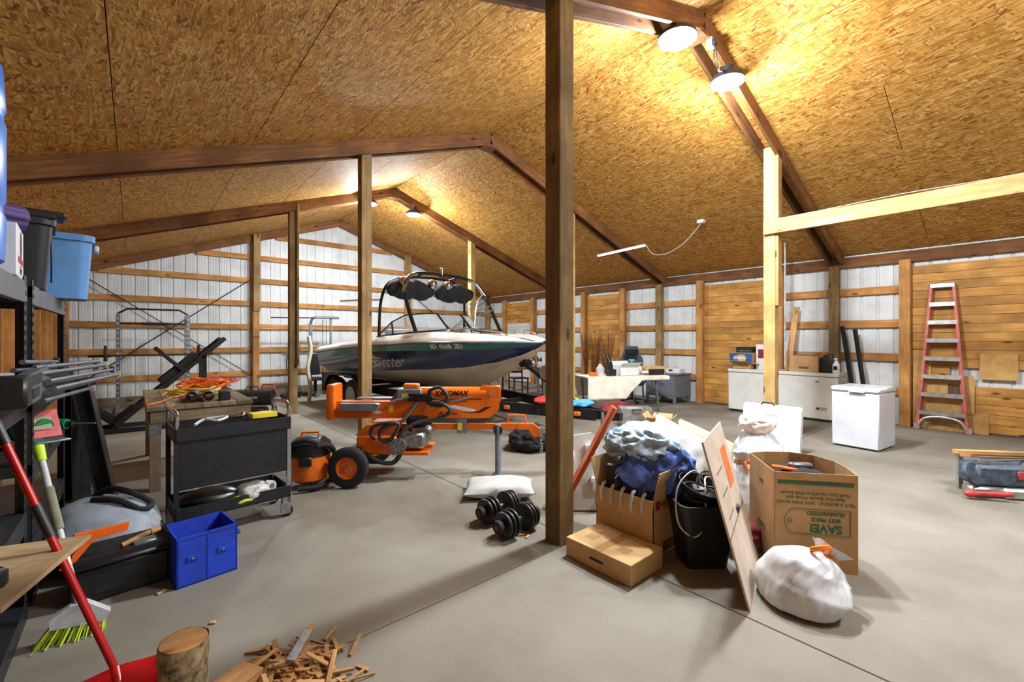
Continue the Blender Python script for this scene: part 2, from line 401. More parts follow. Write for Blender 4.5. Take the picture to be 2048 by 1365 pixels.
# right wall
wr = struct(bpy.data.objects.new('wall_right', None)); C.objects.link(wr)
OPEN = [(-.35, 1.27), (3.32, 4.83), (7.1, 8.32), (10.62, 11.95)]     # plank-filled former openings
y = YB
while y < YE:
    b = min(y+.9144, YE+.05); pr = rib_profile(y, b)
    sheet('siding_sheet', [(XR+q, p) for p, q in pr], [3.03]*len(pr), 0, 'siding', wr); y = b
posts_y = [YE-.1, 12.0, 10.55, 9.48, 8.38, 7.03, 5.95, 4.9, 3.25, 2.32, 1.32, -.42, -1.32, -2.4, -3.8]
for y in posts_y:
    truss = min(abs(y-t) for t in TY) < .1
    board('wall_post', (XR-.1, y, 0), (XR-.1, y, 2.84), .145, .15, 'post_wood' if truss else 'girt_wood', wr, (0, 1, 0), .006)
for y0, y1 in zip(posts_y[1:], posts_y):
    if any(y0 < (a+b)/2 < y1 for a, b in OPEN): continue
    for k in range(4): board('girt', (XR-.045, y0+.07, .58+.59*k), (XR-.045, y1-.07, .58+.59*k), .04, .135, 'girt_wood', wr)
board('eave_beam', (XR-.05, YB, 2.9), (XR-.05, YE, 2.9), .06, .19, 'rafter_wood', wr)
for oi, (a, b) in enumerate(OPEN):
    z = .03; k = 0
    while z < 2.62:
        h = .142
        if not (oi == 0 and .62 < z < .98):
            board('plank', (XR-.04-.003*(k % 3), a, z+h/2), (XR-.04-.003*(k % 3), b, z+h/2), .028, h-.004, 'plank_wood' if not (oi == 3 and z < 1.9) else 'siding', wr)
        elif z > .6: board('plank', (XR-.04, .78, z+h/2), (XR-.04, b, z+h/2), .028, h-.004, 'plank_wood', wr)
        z += h; k += 1
# left wall: sheathing with studs
wl = struct(bpy.data.objects.new('wall_left', None)); C.objects.link(wl)
y = YB
wood('sheath_wood', (168, 120, 70), (200, 152, 98), (218, 176, 124), knots=True, grain=5)
while y < YE:
    o = board('sheathing_sheet', (XL-.02, min(y+.61, YE), 0), (XL-.02, min(y+.61, YE), 3.0), 1.216, .012, 'sheath_wood', wl, (1, 0, 0), .001) ; y += 1.22
for k in range(30):
    board('stud', (XL+.035, YB+.2+.61*k, 0), (XL+.035, YB+.2+.61*k, 2.95), .04, .09, 'girt_wood', wl, (1, 0, 0))
# near wall behind the photographer
wb = struct(bpy.data.objects.new('wall_back', None)); C.objects.link(wb)
x = XL-.05
while x < XR:
    b = min(x+.9144, XR+.05); pr = rib_profile(x, b)
    if x < RX0 < b: pr = sorted(pr+[(RX0, 0)])
    sheet('siding_sheet', [(p, YB-q) for p, q in pr], [roofz(p)-.01 for p, q in pr], .0, 'siding', wb); x = b
for k in range(5): board('girt', (XL, YB+.045, .6+.6*k), (XR, YB+.045, .6+.6*k), .04, .135, 'girt_wood', wb)

# ------------------------------------------------------------------ lamps
emit('lamp_glow', (255, 252, 244), 30)
pm('lamp_body', (40, 40, 42), .5, .3)
pm('white_plastic', (212, 213, 212), .4, 0, .02)
def highbay(x, y, z, label, k=1, group='round high-bay lamps'):
    t = thing('high_bay_lamp', label, 'lamp', (x, y, z), 0, group)
    G().lathe([(.02, .17), (.07, .165), (.075, .09), (.15, .06), (.185, .02), (.19, -.012), (.172, -.014)], 32).put('housing', 'lamp_body', t)
    G().lathe([(0, -.05), (.1, -.045), (.15, -.032), (.172, -.016), (.17, -.0145), (0, -.0145)], 32).put('diffuser', 'lamp_glow', t)
    G().tube([(0, 0, .16), (.02, 0, .22), (0, 0, .26), (-.02, 0, .22), (0, 0, .17)], .006, 6).put('hook', 'gal', t)
    ld = bpy.data.lights.new('lamp_light', 'POINT'); ld.shadow_soft_size = .07; ld.energy = LAMP_W*k*.55; ld.color = LAMP_C
    la = bpy.data.lights.new('lens_light', 'AREA'); la.shape = 'DISK'; la.size = .32; la.energy = LAMP_W*k*.4; la.color = LAMP_C; ao = bpy.data.objects.new('lens_light', la); C.objects.link(ao); ao.parent = t; ao.location = (0, 0, -.06)
    lo = bpy.data.objects.new('lamp_light', ld); C.objects.link(lo); lo.parent = t; lo.location = (0, 0, -.15)
    return t
lab = ['round glowing high-bay lamp nearest the ridge, upper one of the bright pair', 'round glowing high-bay lamp hanging lower on the right of the bright pair',
       'small distant round lamp glowing under the far truss', 'distant round lamp mostly hidden beside the far truss left of the ridge', 'unseen round fill lamp added behind the photographer left of the ridge', 'unseen round fill lamp added behind the photographer right of the ridge']
for p, l, k in zip(LAMPS, lab, LAMP_K): highbay(*p, l, k)

# ------------------------------------------------------------------ boat on its trailer
pm('gel_white', (232, 230, 222), .25, 0, .05, 3, coat=.4); pm('gel_navy', (24, 36, 88), .18, 0, .1, 2, coat=.6); pm('gel_teal', (26, 124, 122), .2, 0, .1, 2, coat=.6)
pm('gel_cream', (214, 206, 180), .35, 0, .08, 2); pm('chrome', (200, 200, 200), .15, 1, .03); pm('black_gloss', (22, 22, 24), .3, .1, .1); pm('vinyl_grey', (150, 160, 170), .5)
pm('black_cloth', (20, 20, 22), .9, 0, .25, 12, .4, 40); pm('rubber', (26, 26, 27), .8, 0, .15, 20, .2, 80); pm('steel_grey', (120, 124, 130), .4, .5)
def glassmat(name, rgb=(200, 220, 225), a=.28):
    m, nt, p, new, link = newmat(name); p.inputs['Base Color'].default_value = lin(rgb); p.inputs['Roughness'].default_value = .05; p.inputs['Alpha'].default_value = a; MATS[name] = m
glassmat('glass'); glassmat('clear_plastic', (225, 228, 230), .45)
boat = thing('ski_boat', 'white, teal and navy ski boat with black tower parked on its trailer', 'boat', (4.263, 10.636, 0), -85.07)
def ip(tab, s):
    for (a, b) in zip(tab, tab[1:]):
        if a[0] <= s <= b[0]:
            t = (s-a[0])/(b[0]-a[0]); t = t*t*(3-2*t)*.35+t*.65
            return tuple(p+(q-p)*t for p, q in zip(a[1:], b[1:]))
    return tab[-1][1:] if s > tab[-1][0] else tab[0][1:]
KEEL = [(0, .0, .54), (3.5, .0, .54), (4.0, 0, .58), (4.5, 0, .67), (5.0, 0, .86), (5.4, 0, 1.07), (5.7, 0, 1.27), (5.88, 0, 1.41)]
CHIN = [(0, .98, .78), (1.5, 1.02, .83), (2.8, 1.0, .9), (4.0, .84, .97), (4.65, .62, 1.02), (5.2, .36, 1.12), (5.6, .14, 1.25), (5.88, .0, 1.41)]
TEAL = [(0, 1.05, 1.03), (1.5, 1.1, 1.15), (2.8, 1.11, 1.26), (4.0, .98, 1.29), (4.65, .8, 1.305), (5.2, .54, 1.33), (5.6, .28, 1.37), (5.88, .01, 1.415)]
RUB = [(0, 1.1, 1.19), (1.5, 1.15, 1.3), (2.8, 1.16, 1.37), (4.0, 1.06, 1.42), (4.65, .9, 1.43), (5.2, .66, 1.435), (5.6, .38, 1.44), (5.9, .02, 1.44)]
TOP = [(0, .98, 1.32), (1.5, 1.02, 1.43), (2.8, 1.0, 1.54), (4.0, .88, 1.6), (4.65, .72, 1.59), (5.2, .48, 1.56), (5.6, .24, 1.51), (5.82, .02, 1.46)]
def strip(a, b, name, mat, par, s0=0, s1=5.9, n=34, m=4, bow=0):
    g = G()
    for sd in (-1, 1):
        def f(u, v, sd=sd):
            s = s0+(s1-s0)*u; q = ip(b, s); p = ip(a, s) if a is not None else (0, q[1])
            y = p[0]+(q[0]-p[0])*v; z = p[1]+(q[1]-p[1])*v
            k = bow*math.sin(math.pi*v); return V((min(s, 5.9), sd*(y+k), z))
        g.grid(f, n, m)
    bmesh.ops.remove_doubles(g.bm, verts=g.bm.verts, dist=.002)
    return g.put(name, mat, par)
strip(KEEL, CHIN, 'hull_bottom', 'gel_cream', boat, bow=.03); strip(CHIN, TEAL, 'hull_side', 'gel_navy', boat, bow=.02)
strip(TEAL, RUB, 'hull_stripe', 'gel_teal', boat); strip(RUB, TOP, 'deck_side', 'gel_white', boat, bow=.05, m=6)
IN = [(s, max(y-.16, .0), z+.0) for s, y, z in TOP]; INB = [(s, max(y-.2, .0), 1.0) for s, y, z in TOP]
strip(TOP, IN, 'gunwale_top', 'gel_white', boat); strip(IN, INB, 'cockpit_liner', 'vinyl_grey', boat, 0, 5.1)
strip(None, [(s, y, 1.02) for s, y, z in INB], 'cockpit_floor', 'vinyl_grey', boat, 0, 5.1)
strip(None, [(s, y+.17, z+.004) for s, y, z in IN], 'foredeck', 'gel_white', boat, 5.0, 5.82, 10)
g = G(); pts = [KEEL[0], CHIN[0], TEAL[0], RUB[0], TOP[0]]
poly = [(-p[1], p[2]) for p in pts[::-1]]+[(p[1], p[2]) for p in pts[1:]]
g.prism(poly, -.02, .02, 'x').put('transom', 'gel_navy', boat, False)
for sd in (-1, 1): G().tube([(s, sd*(ip(RUB, s)[0]+.012), ip(RUB, s)[1]) for s in [i*.25 for i in range(24)]+[5.88]], .02, 8).put('rub_rail', 'steel_grey', boat)
for sd in (-1, 1):
    g = G()
    for a in (4.55, 4.9, 5.3): g.cyl((a, sd*(ip(TOP, a)[0]-.03), ip(TOP, a)[1]), (a, sd*(ip(TOP, a)[0]-.03), ip(TOP, a)[1]+.06), .008)
    g.tube([(4.4, sd*.72, 1.6), (4.5, sd*.73, 1.66), (4.9, sd*.62, 1.65), (5.3, sd*.4, 1.6), (5.42, sd*.34, 1.54)], .011, 8, smooth=5).put('bow_rail', 'chrome', boat)
# registration and name on the camera side
def hull_m(s, fr, tab0, tab1, off=.006):
    p0 = ip(tab0, s); p1 = ip(tab1, s); y = p0[0]+(p1[0]-p0[0])*fr; z = p0[1]+(p1[1]-p0[1])*fr
    q0 = ip(tab0, s+.1); q1 = ip(tab1, s+.1); y2 = q0[0]+(q1[0]-q0[0])*fr
    return TR(s, -(y+off), z) @ RZ(math.degrees(math.atan2(-(y2-y), .1))) @ RX(90+math.degrees(math.atan2(p1[0]-p0[0], p1[1]-p0[1])))
for ch, s in zip('ID 4368 ZD', [4.28+.06*k for k in range(10)]):
    if ch != ' ': G().text(ch, .115, hull_m(s, .5, TEAL, RUB, .012), .002, bold=.006).put('registration_letter', 'gel_white', boat)
pm('silver_print', (206, 210, 216), .45)
for i, ch in enumerate('Sunsetter'):
    G().text(ch, .3 if i else .36, hull_m(2.42+.125*i, .45, CHIN, TEAL, .024), .002, shear=.45).put('name_letter', 'silver_print', boat)
g = G()
for k, (a, b, c, d) in enumerate(((2.55, .75, 2.9, .62), (2.5, .55, 2.85, .5), (2.6, .35, 2.9, .42), (2.3, .2, 2.8, .3))):
    M0 = hull_m(a, b, CHIN, TEAL, .022); M1 = hull_m(c, d, CHIN, TEAL, .022)
    p, q = M0.translation, M1.translation; n = 3
    vs = [g.bm.verts.new(x) for x in (p, p+V((.06, 0, -.05)), q, p+V((.05, 0, .07)))]; g.bm.faces.new(vs)
g.put('splash_graphic', 'silver_print', boat, False)
# windshield
for sd in (-1, 1):
    B = [(2.55, .98, 1.53), (3.1, .96, 1.57), (3.5, .84, 1.6), (3.75, .58, 1.63), (3.85, .28, 1.66)]
    T = [(2.6, .97, 1.55), (2.95, .9, 1.8), (3.2, .78, 1.92), (3.42, .54, 1.95), (3.5, .28, 1.96)]
    B = [V((a, b*sd, c)) for a, b, c in B]; T = [V((a, b*sd, c)) for a, b, c in T]
    g = G()
    for k in range(4): g.bm.faces.new([g.bm.verts.new(x) for x in (B[k], B[k+1], T[k+1], T[k])])
    pane = g.put('windshield_pane', 'glass', boat, False, solid=.005)
    G().tube(B, .016, 8).tube(T, .013, 8).cyl(B[-1], T[-1], .018).cyl(B[1], T[1], .016).put('windshield_frame', 'black_gloss', pane)
# cockpit seats seen through the glass
for y in (-.5, .5):
    G().box(2.5, 3.05, y-.28, y+.28, 1.02, 1.3, .05, seg=2).box(2.45, 2.62, y-.28, y+.28, 1.25, 1.68, .06, seg=2).put('seat', 'vinyl_grey', boat)
G().box(.1, .75, -.9, .9, 1.0, 1.36, .06, seg=2).put('sun_pad', 'vinyl_grey', boat)
# tower
hoop = [(3.9, -1.0, 1.6), (3.66, -.99, 2.0), (3.47, -.95, 2.35), (3.36, -.78, 2.62), (3.3, -.4, 2.72), (3.3, .4, 2.72), (3.36, .78, 2.62), (3.47, .95, 2.35), (3.66, .99, 2.0), (3.9, 1.0, 1.6)]
rear = [(2.7, -1.02, 1.53), (2.74, -1.0, 2.2), (2.84, -.86, 2.56), (2.95, -.4, 2.68), (2.95, .4, 2.68), (2.84, .86, 2.56), (2.74, 1.0, 2.2), (2.7, 1.02, 1.53)]
tw = G().tube(hoop, .034, 10, smooth=6).tube(rear, .028, 10, smooth=6).cyl((2.95, -.4, 2.68), (3.3, -.4, 2.72), .02).cyl((2.95, .4, 2.68), (3.3, .4, 2.72), .02).put('tower', 'black_gloss', boat)
for sd in (-1, 1): G().tube([(3.49, sd*.957, 2.3), (3.46, sd*.95, 2.37), (3.36, sd*.78, 2.62), (3.32, sd*.6, 2.68)], .037, 10, smooth=6).put('chrome_elbow', 'chrome', tw)
for y0, y1 in ((-1.02, -.03), (.03, .98)):
    G().tube([(3.0+.03*math.sin(k*2.1), y0+(y1-y0)*k/10, 2.38+.05*math.sin(math.pi*k/10)-.02*math.cos(k*1.7)) for k in range(11)], lambda u: .06+.13*max(0, 1-abs(2*u-1)**2.6)**.6, 14, smooth=3).put('folded_canopy', 'black_cloth', boat, soft=True)
for y in (-.75, -.1, .28): G().ell((3.1, y, 2.55), (.1, .1, .1)).put('tower_speaker', 'chrome', boat)
g = G().tube([(3.4, .97, 2.4), (3.38, .8, 2.2), (3.42, .7, 1.7)], .02, 8, smooth=4)
for dz in (0, .1): g.cyl((3.45, .75, 1.95+dz), (3.75, .95, 2.08+dz), .014).cyl((3.45, .6, 1.95+dz), (3.6, .45, 2.08+dz), .014)
g.put('board_rack', 'chrome', boat)
G().cyl((3.3, -.02, 2.72), (3.3, -.02, 2.83), .03).ell((3.3, -.02, 2.84), (.04, .04, .03)).put('anchor_light', 'chrome', boat)
G().prism([(1.15, -1.0), (1.35, -1.16), (2.4, -1.16), (2.75, -1.0), (2.4, -.84), (1.35, -.84)], 0, .03, 'z', TR(0, 0, 2.3) @ RY(2)).put('wakeboard', 'gel_white', boat)
# trailer
tl = thing('boat_trailer', 'long black tandem-axle boat trailer under the ski boat', 'trailer', (4.263, 10.636, 0), -85.07)
g = G()
for sd in (-1, 1): g.bar((.1, sd*.72, .45), (4.3, sd*.72, .45), .06, .14).bar((4.28, sd*.72, .45), (6.85, sd*.06, .45), .06, .15)
for s, hw in ((.3, .72), (1.3, .95), (2.4, .72), (3.6, .72), (4.9, .58), (6.0, .33)): g.bar((s, -hw, .42), (s, hw, .42), .06, .08)
g.bar((6.6, 0, .46), (7.2, 0, .46), .08, .1); g.put('frame', 'steel_black', tl, False)
for sd in (-1, 1):
    G().bar((.1, sd*.45, .6), (3.9, sd*.45, .6), .09, .05).bar((1, sd*.45, .45), (1, sd*.45, .6), .05, .05).bar((3, sd*.45, .45), (3, sd*.45, .6), .05, .05).put('bunk', 'black_cloth', tl, False)
    for s in (.95, 1.75):
        wl_ = G().lathe([(.2, -.1), (.3, -.1), (.335, -.06), (.335, .06), (.3, .1), (.2, .1)], 28, (s, sd*1.03, .335), RX(90)).put('tyre', 'rubber', tl)
        G().lathe([(0, -.05), (.06, -.06), (.08, -.03), (.17, -.03), (.2, -.1), (.2, .1), (0, .09)], 20, (s, sd*1.03, .335), RX(90 if sd < 0 else -90)).put('wheel_rim', 'gal', wl_)
    arc = [(math.cos(math.radians(a)), math.sin(math.radians(a))) for a in range(0, 181, 15)]
    out = [(1.75+.4*c, .36+.4*s_) for c, s_ in arc if c > -.2]+[(.95+.4*c, .36+.4*s_) for c, s_ in arc if c < .2]
    inn = [(1.75+.37*c, .36+.37*s_) for c, s_ in arc if c > -.2]+[(.95+.37*c, .36+.37*s_) for c, s_ in arc if c < .2]
    G().prism(out+inn[::-1], sd*.9, sd*1.16, 'y').put('fender', 'black_gloss', tl, False)
    for s, z in ((5.5, .45), (6.6, .45)):
        yy = -(.72-(s-4.28)/2.57*.66)-.034 if sd < 0 else (.72-(s-4.28)/2.57*.66)+.034
        M = TR(s, yy, z) @ RZ(14.4*(1 if sd < 0 else -1))
        G().box(-.05, .05, -.01, .01, -.03, .03, .008, M).put('marker_lamp', pm('amber', (232, 120, 20), .3), tl)
G().bar((6.6, 0, .5), (5.5, 0, 1.08), .06, .07, (0, 1, 0)).bar((6.35, 0, .5), (6.3, 0, .7), .06, .06).put('winch_post', 'steel_black', tl, False)
G().cyl((5.47, -.07, 1.12), (5.47, .07, 1.12), .075, n=18).put('bow_roller', 'rubber', tl)
G().lathe([(.0, -.08), (.11, -.08), (.11, -.06), (.05, -.05), (.05, .05), (.11, .06), (.11, .08), (0, .08)], 20, (5.95, 0, .98), RX(90)).put('winch', 'gal', tl)
G().cyl((6.95, -.06, .06), (6.95, -.06, .5), .025).cyl((6.95, -.06, 0), (6.95, -.06, .06), .05).put('jack', 'gal', tl)

# ------------------------------------------------------------------ orange log splitter
pm('orange_paint', (226, 106, 14), .35, .1, .1, 5, coat=.2); pm('grey_paint', (122, 128, 138), .4, .3); pm('yellow_print', (226, 206, 40), .5); pm('black_print', (20, 18, 18), .6)
pm('alloy', (150, 150, 148), .35, .8, .25, 25)
ls = thing('log_splitter', 'orange towable log splitter with hydraulic hoses standing in front of the boat', 'log splitter', (1.92, 4.75, 0), -40.7)
for y in (-.44, .44):
    ty = G().lathe([(.11, -.05), (.165, -.055), (.195, -.04), (.205, 0), (.195, .04), (.165, .055), (.11, .05)], 32, (0, y, .205), RX(90)).put('tyre', 'rubber', ls)
    G().lathe([(0, .02), (.025, .035), (.03, .02), (.09, .012), (.115, .05), (.118, .04), (.118, -.05), (0, -.04)], 26, (0, y, .205), RX(90)).put('wheel_rim', 'orange_paint', ty)
    G().cyl((0, y-.055, .205), (0, y-.02, .205), .018, n=12).put('hub_cap', 'chrome', ty)
G().bar((0, -.42, .205), (0, .42, .205), .05, .05).box(-.06, .06, -.3, .3, .2, .36, .01).put('axle', 'steel_black', ls, False)
G().box(.0, .42, -.22, .22, .27, .47, .02).prism([(-.02, .47), (.1, .58), (.42, .58), (.42, .47)], -.2, .2, 'y').put('hydraulic_tank', 'orange_paint', ls)
G().box(-.3, 1.38, -.065, .065, .785, .81).box(-.3, 1.38, -.012, .012, .66, .79).box(-.3, 1.4, -.065, .065, .63, .655).prism([(1.15, .63), (1.4, .63), (1.5, .72), (1.5, .83), (1.15, .83)], -.066, -.05, 'y').prism([(1.15, .63), (1.4, .63), (1.5, .72), (1.5, .83), (1.15, .83)], .05, .066, 'y').box(-.28, 1.15, -.066, -.05, .63, .81).put('beam', 'orange_paint', ls, False)
G().box(-.36, -.27, -.13, .13, .62, 1.0, .02, seg=2).put('foot_plate', 'orange_paint', ls)
G().prism([(-.2, .8), (.18, .8), (.22, .79), (.18, .72), (-.2, .73)], -.16, -.07, 'y').put('log_cradle', 'grey_paint', ls, False)
G().prism([(-.1, .82), (.42, .82), (.42, .83), (-.1, .83)], .07, .2, 'y').put('log_cradle', 'grey_paint', ls, False)
G().box(.4, .66, -.1, .1, .815, .95, .01).prism([(.3, .815), (.4, .815), (.4, .95)], -.02, .02, 'y').put('wedge', 'grey_paint', ls, False)
G().box(.45, .6, -.103, -.1, .86, .9).put('warning_label', 'yellow_print', ls, False)
G().cyl((.64, 0, .89), (1.36, 0, .89), .075, n=24).box(1.3, 1.52, -.06, -.045, .8, .98, .01).box(1.3, 1.52, .045, .06, .8, .98, .01).box(.45, .62, -.05, .05, .95, 1.0, .01).put('cylinder', 'orange_paint', ls)
G().cyl((1.41, -.08, .9), (1.41, .08, .9), .025).put('cylinder_pin', 'chrome', ls)
G().text('YARDMAX', .075, TR(.98, -.077, .9) @ RX(90), .001, shear=.25, bold=.003).put('brand_print', 'black_print', ls)
G().text('40 TON', .06, TR(.94, -.068, .68) @ RX(90), .001, shear=.25).put('rating_print', 'black_print', ls)
G().prism([(.82, .79), (1.02, .77), (1.22, .73), (1.3, .69), (1.12, .71), (.95, .75)], -.0675, -.066, 'y').put('white_swoosh', 'white_plastic', ls, False)
G().prism([(1.12, .69), (1.3, .69), (1.42, .755), (1.35, .75), (1.28, .71)], -.0683, -.066, 'y').put('black_swoosh', 'black_print', ls, False)
for x0, z0, x1, z1 in ((.3, .69, .35, .77), (1.05, .5, 1.1, .58)): G().box(x0, x1, -.069, -.0665, z0, z1).put('warning_label', 'yellow_print', ls, False)
G().box(.12, .22, -.0685, -.066, .68, .71).put('serial_label', 'white_plastic', ls, False)
G().box(.52, .78, -.12, -.07, .82, .9, .01).cyl((.56, -.1, .85), (.56, -.17, .87), .02).cyl((.75, -.1, .86), (.75, -.1, .93), .02).put('control_valve', 'black_gloss', ls)
G().tube([(.54, -.13, .87), (.42, -.15, .84), (.36, -.16, .815)], .014, 8).put('valve_handle', 'alloy', ls)
for pts in ([(.74, -.1, .93), (.86, -.12, .97), (.95, -.13, .88), (.9, -.13, .78), (.76, -.12, .78)], [(.72, -.1, .8), (.9, -.16, .8), (.98, -.16, .73), (.9, -.15, .66), (.62, -.2, .6), (.48, -.24, .5), (.46, -.22, .42)],
            [(.62, -.1, .8), (.5, -.22, .64), (.38, -.26, .6), (.28, -.26, .55), (.26, -.26, .46), (.34, -.26, .42), (.42, -.27, .5), (.46, -.26, .6), (.36, -.28, .62), (.2, -.26, .58), (.16, -.24, .5), (.2, -.22, .44)]):
    h = G().tube(pts, .019, 10, smooth=6).put('hydraulic_hose', pm('hose', (52, 50, 48), .5, .1), ls)
G().tube([(.76, -.1, .87), (.95, -.11, .82), (1.1, -.1, .84), (1.2, -.09, .87)], .011, 8, smooth=5).put('hydraulic_line', 'alloy', ls)
G().box(.42, .72, -.2, .2, .32, .5, .03).cyl((.45, -.2, .37), (.45, -.28, .37), .085, n=20).box(.55, .78, -.14, .14, .44, .56, .03).put('engine', 'alloy', ls)
G().box(.5, .74, -.16, .18, .56, .66, .04, seg=2).put('engine_cover', 'black_gloss', ls); G().box(.38, .76, -.22, .22, .265, .3, .005).put('engine_bed', 'orange_paint', ls, False)
for k in range(9): G().cyl((.45+.06*math.cos(k*.7), -.282, .37+.06*math.sin(k*.7)), (.45+.06*math.cos(k*.7), -.279, .37+.06*math.sin(k*.7)), .008, n=6).put('pump_bolt', 'black_gloss', ls)
G().tube([(.1, -.24, .3), (.25, -.28, .22), (.4, -.26, .2), (.47, -.24, .28)], .025, 8, smooth=4).put('exhaust_pipe', 'rubber', ls)
G().bar((.4, 0, .53), (1.72, 0, .53), .06, .06).prism([(1.7, .56), (1.88, .56), (1.95, .5), (1.95, .42), (1.88, .42), (1.82, .5), (1.7, .5)], -.04, .04, 'y').tube([(1.6, 0, .55), (1.6, 0, .65), (1.78, 0, .65), (1.8, 0, .55)], .011, 8).put('tongue', 'orange_paint', ls, False)
G().box(1.04, 1.14, -.05, .05, .46, .64).put('beam_rest', 'grey_paint', ls, False)
G().cyl((1.49, -.07, .03), (1.49, -.07, .56), .033, n=16).cyl((1.49, -.07, 0), (1.49, -.07, .03), .06, n=16).put('jack_stand', 'grey_paint', ls)
G().cyl((1.49, -.1, .5), (1.49, .06, .5), .05, n=16).put('jack_swivel', 'steel_black', ls)
G().box(1.93, 2.18, -.045, .045, .46, .52, .02, seg=2).prism([(2.1, .52), (2.16, .52), (2.16, .64), (2.14, .64)], -.01, .01, 'y').ell((2.18, 0, .48), (.05, .05, .035)).put('coupler', 'gal', ls)
g = G()
for c0, n in (((1.96, -.08), 9), ((2.03, -.1), 7)):
    for k in range(n):
        z = .56-.035*k; M = TR(c0[0]+.008*math.sin(k*2), c0[1], z) @ RZ(90*(k % 2)+20)
        g.tube([M @ V((.014*math.cos(a), 0, .024*math.sin(a))) for a in [j*.785 for j in range(8)]], .0045, 6, closed=True)
g.put('safety_chain', 'chrome', ls)

# ------------------------------------------------------------------ left side: steel shelving
pm('shelf_steel', (44, 46, 52), .45, .3, .15, 12); pm('shelf_beam', (86, 88, 92), .5, .2, .1); wood('particle', (150, 122, 88), (176, 148, 110), (192, 166, 130), knots=False)
pm('kraft', (176, 138, 92), .85, 0, .06, 5, .1, 90); pm('blue_drum', (30, 98, 186), .35, 0, .1, 4); pm('tote_blue', (92, 142, 196), .4, 0, .08, 3); pm('bin_black', (26, 27, 29), .45, 0, .1, 5)
pm('purple', (62, 36, 98), .7); pm('tarp_grey', (140, 148, 158), .75, 0, .12, 6, .3, 30); pm('royal_blue', (22, 62, 190), .75, 0, .12, 6, .25, 60); pm('tool_green', (14, 122, 78), .4); pm('red_paint', (176, 20, 22), .3, .1, .06)
pm('tube_grey', (112, 120, 134), .35, .6); pm('tan_cap', (176, 158, 130), .7); pm('pink_card', (226, 110, 112), .6); pm('lime', (196, 224, 40), .6); pm('lightgrey', (190, 192, 194), .5); pm('hv_orange', (240, 104, 20), .45)
def shelving(y0, y1, levels, label):
    t = thing('shelving_unit', label, 'shelving', (-.74, (y0+y1)/2, 0), 0, 'black steel shelving along the left wall')
    hw = (y1-y0)/2; hd = .31
    for sx in (-1, 1):
        for sy in (-1, 1):
            g = G().box(sx*hd-.002*sx, sx*hd-.004*sx, sy*hw, sy*(hw-.07), 0, 1.83).box(sx*hd, sx*(hd-.045), sy*hw-.002*sy, sy*hw, 0, 1.83)
            up = g.put('upright', 'shelf_steel', t, False)
            g = G()
            for k in range(34): g.box(sx*hd-.001*sx, sx*hd+.001*sx, sy*(hw-.018), sy*(hw-.03), .06+.052*k, .085+.052*k)
            for k in range(34): g.box(sx*hd-.001*sx, sx*hd+.001*sx, sy*(hw-.045), sy*(hw-.057), .06+.052*k, .085+.052*k)
            g.put('slot_row', 'rubber', up, False)
    for k, z in enumerate(levels):
        for sx in (-1, 1): G().box(sx*hd, sx*(hd-.03), -hw+.006, hw-.006, z-.11, z).put('shelf_beam', 'shelf_beam' if k == len(levels)-1 else 'shelf_steel', t, False)
        for sy in (-1, 1): G().box(-hd, hd, sy*hw, sy*(hw-.03), z-.07, z-.01).put('end_beam', 'shelf_steel', t, False)
        G().box(-hd+.03, hd-.03, -hw+.03, hw-.03, z-.012, z).put('shelf_deck', 'shelf_steel' if k < len(levels)-1 else 'particle', t, False)
        g = G()
        for j in range(12): g.box(-hd+.03, hd-.03, -hw+.06+j*(2*hw-.12)/11-.008, -hw+.06+j*(2*hw-.12)/11+.008, z-.03, z-.012)
        g.put('deck_wire', 'shelf_steel', t, False)
    return t
shelving(1.93, 3.47, (.1, .585, 1.2, 1.8), 'black steel shelving unit nearest the camera at the left edge, holding the blue drum')
shelving(3.62, 5.17, (.1, .36, .8, 1.16, 1.8), 'farther black steel shelving unit holding the blue tote and green saw')
# on top of the shelves
t = thing('plastic_drum', 'tall blue plastic drum at the upper left edge', 'drum', (-.69, 2.74, 1.8))
G().lathe([(0, 0), (.26, 0), (.285, .02), (.29, .2), (.282, .22), (.282, .25), (.29, .27), (.29, .58), (.282, .6), (.282, .63), (.29, .65), (.28, .82), (.25, .86), (0, .86)], 36).put('drum_body', 'blue_drum', t)
G().cyl((.12, 0, .86), (.12, 0, .885), .035).cyl((-.12, 0, .86), (-.12, 0, .885), .035).put('bung', 'blue_drum', t)
t = thing('printed_box', 'white cardboard box with red oval logo on the top shelf beside the drum', 'box', (-.6, 3.27, 1.8), 4)
G().box(-.17, .17, -.17, .17, 0, .25, .004).put('carton', 'white_plastic', t, False)
G().lathe([(0, 0), (.07, 0), (.07, .001), (0, .001)], 24, (.171, .02, .165), RY(90), sx=1, sy=.6).put('oval_logo', pm('dark_red', (120, 22, 26), .6), t); G().box(.1705, .1715, -.12, .12, .07, .1).put('red_label', 'red_paint', t, False)
G().text('Light', .05, TR(.172, .0, .04) @ RZ(90) @ RX(90), .0005).put('print', 'black_print', t)
t = thing('yoga_mat', 'rolled purple yoga mat lying across the white box and bin', 'mat', (-.66, 3.3, 2.125), 38)
g = G(); sp = []
for k in range(64):
    a = k*.55; r = .016+.0009*k; sp.append((r*math.cos(a), r*math.sin(a)))
for (a, b) in zip(sp, sp[1:]):
    for o_ in (0,): g.bm.faces.new([g.bm.verts.new(p) for p in (V((-.26, a[0], a[1])), V((.26, a[0], a[1])), V((.26, b[0], b[1])), V((-.26, b[0], b[1])))])
g.put('roll', 'purple', t, True, solid=.004)
t = thing('storage_bin', 'black plastic bin with lid on the top shelf next to the blue tote', 'bin', (-.57, 4.0, 1.8), 6)
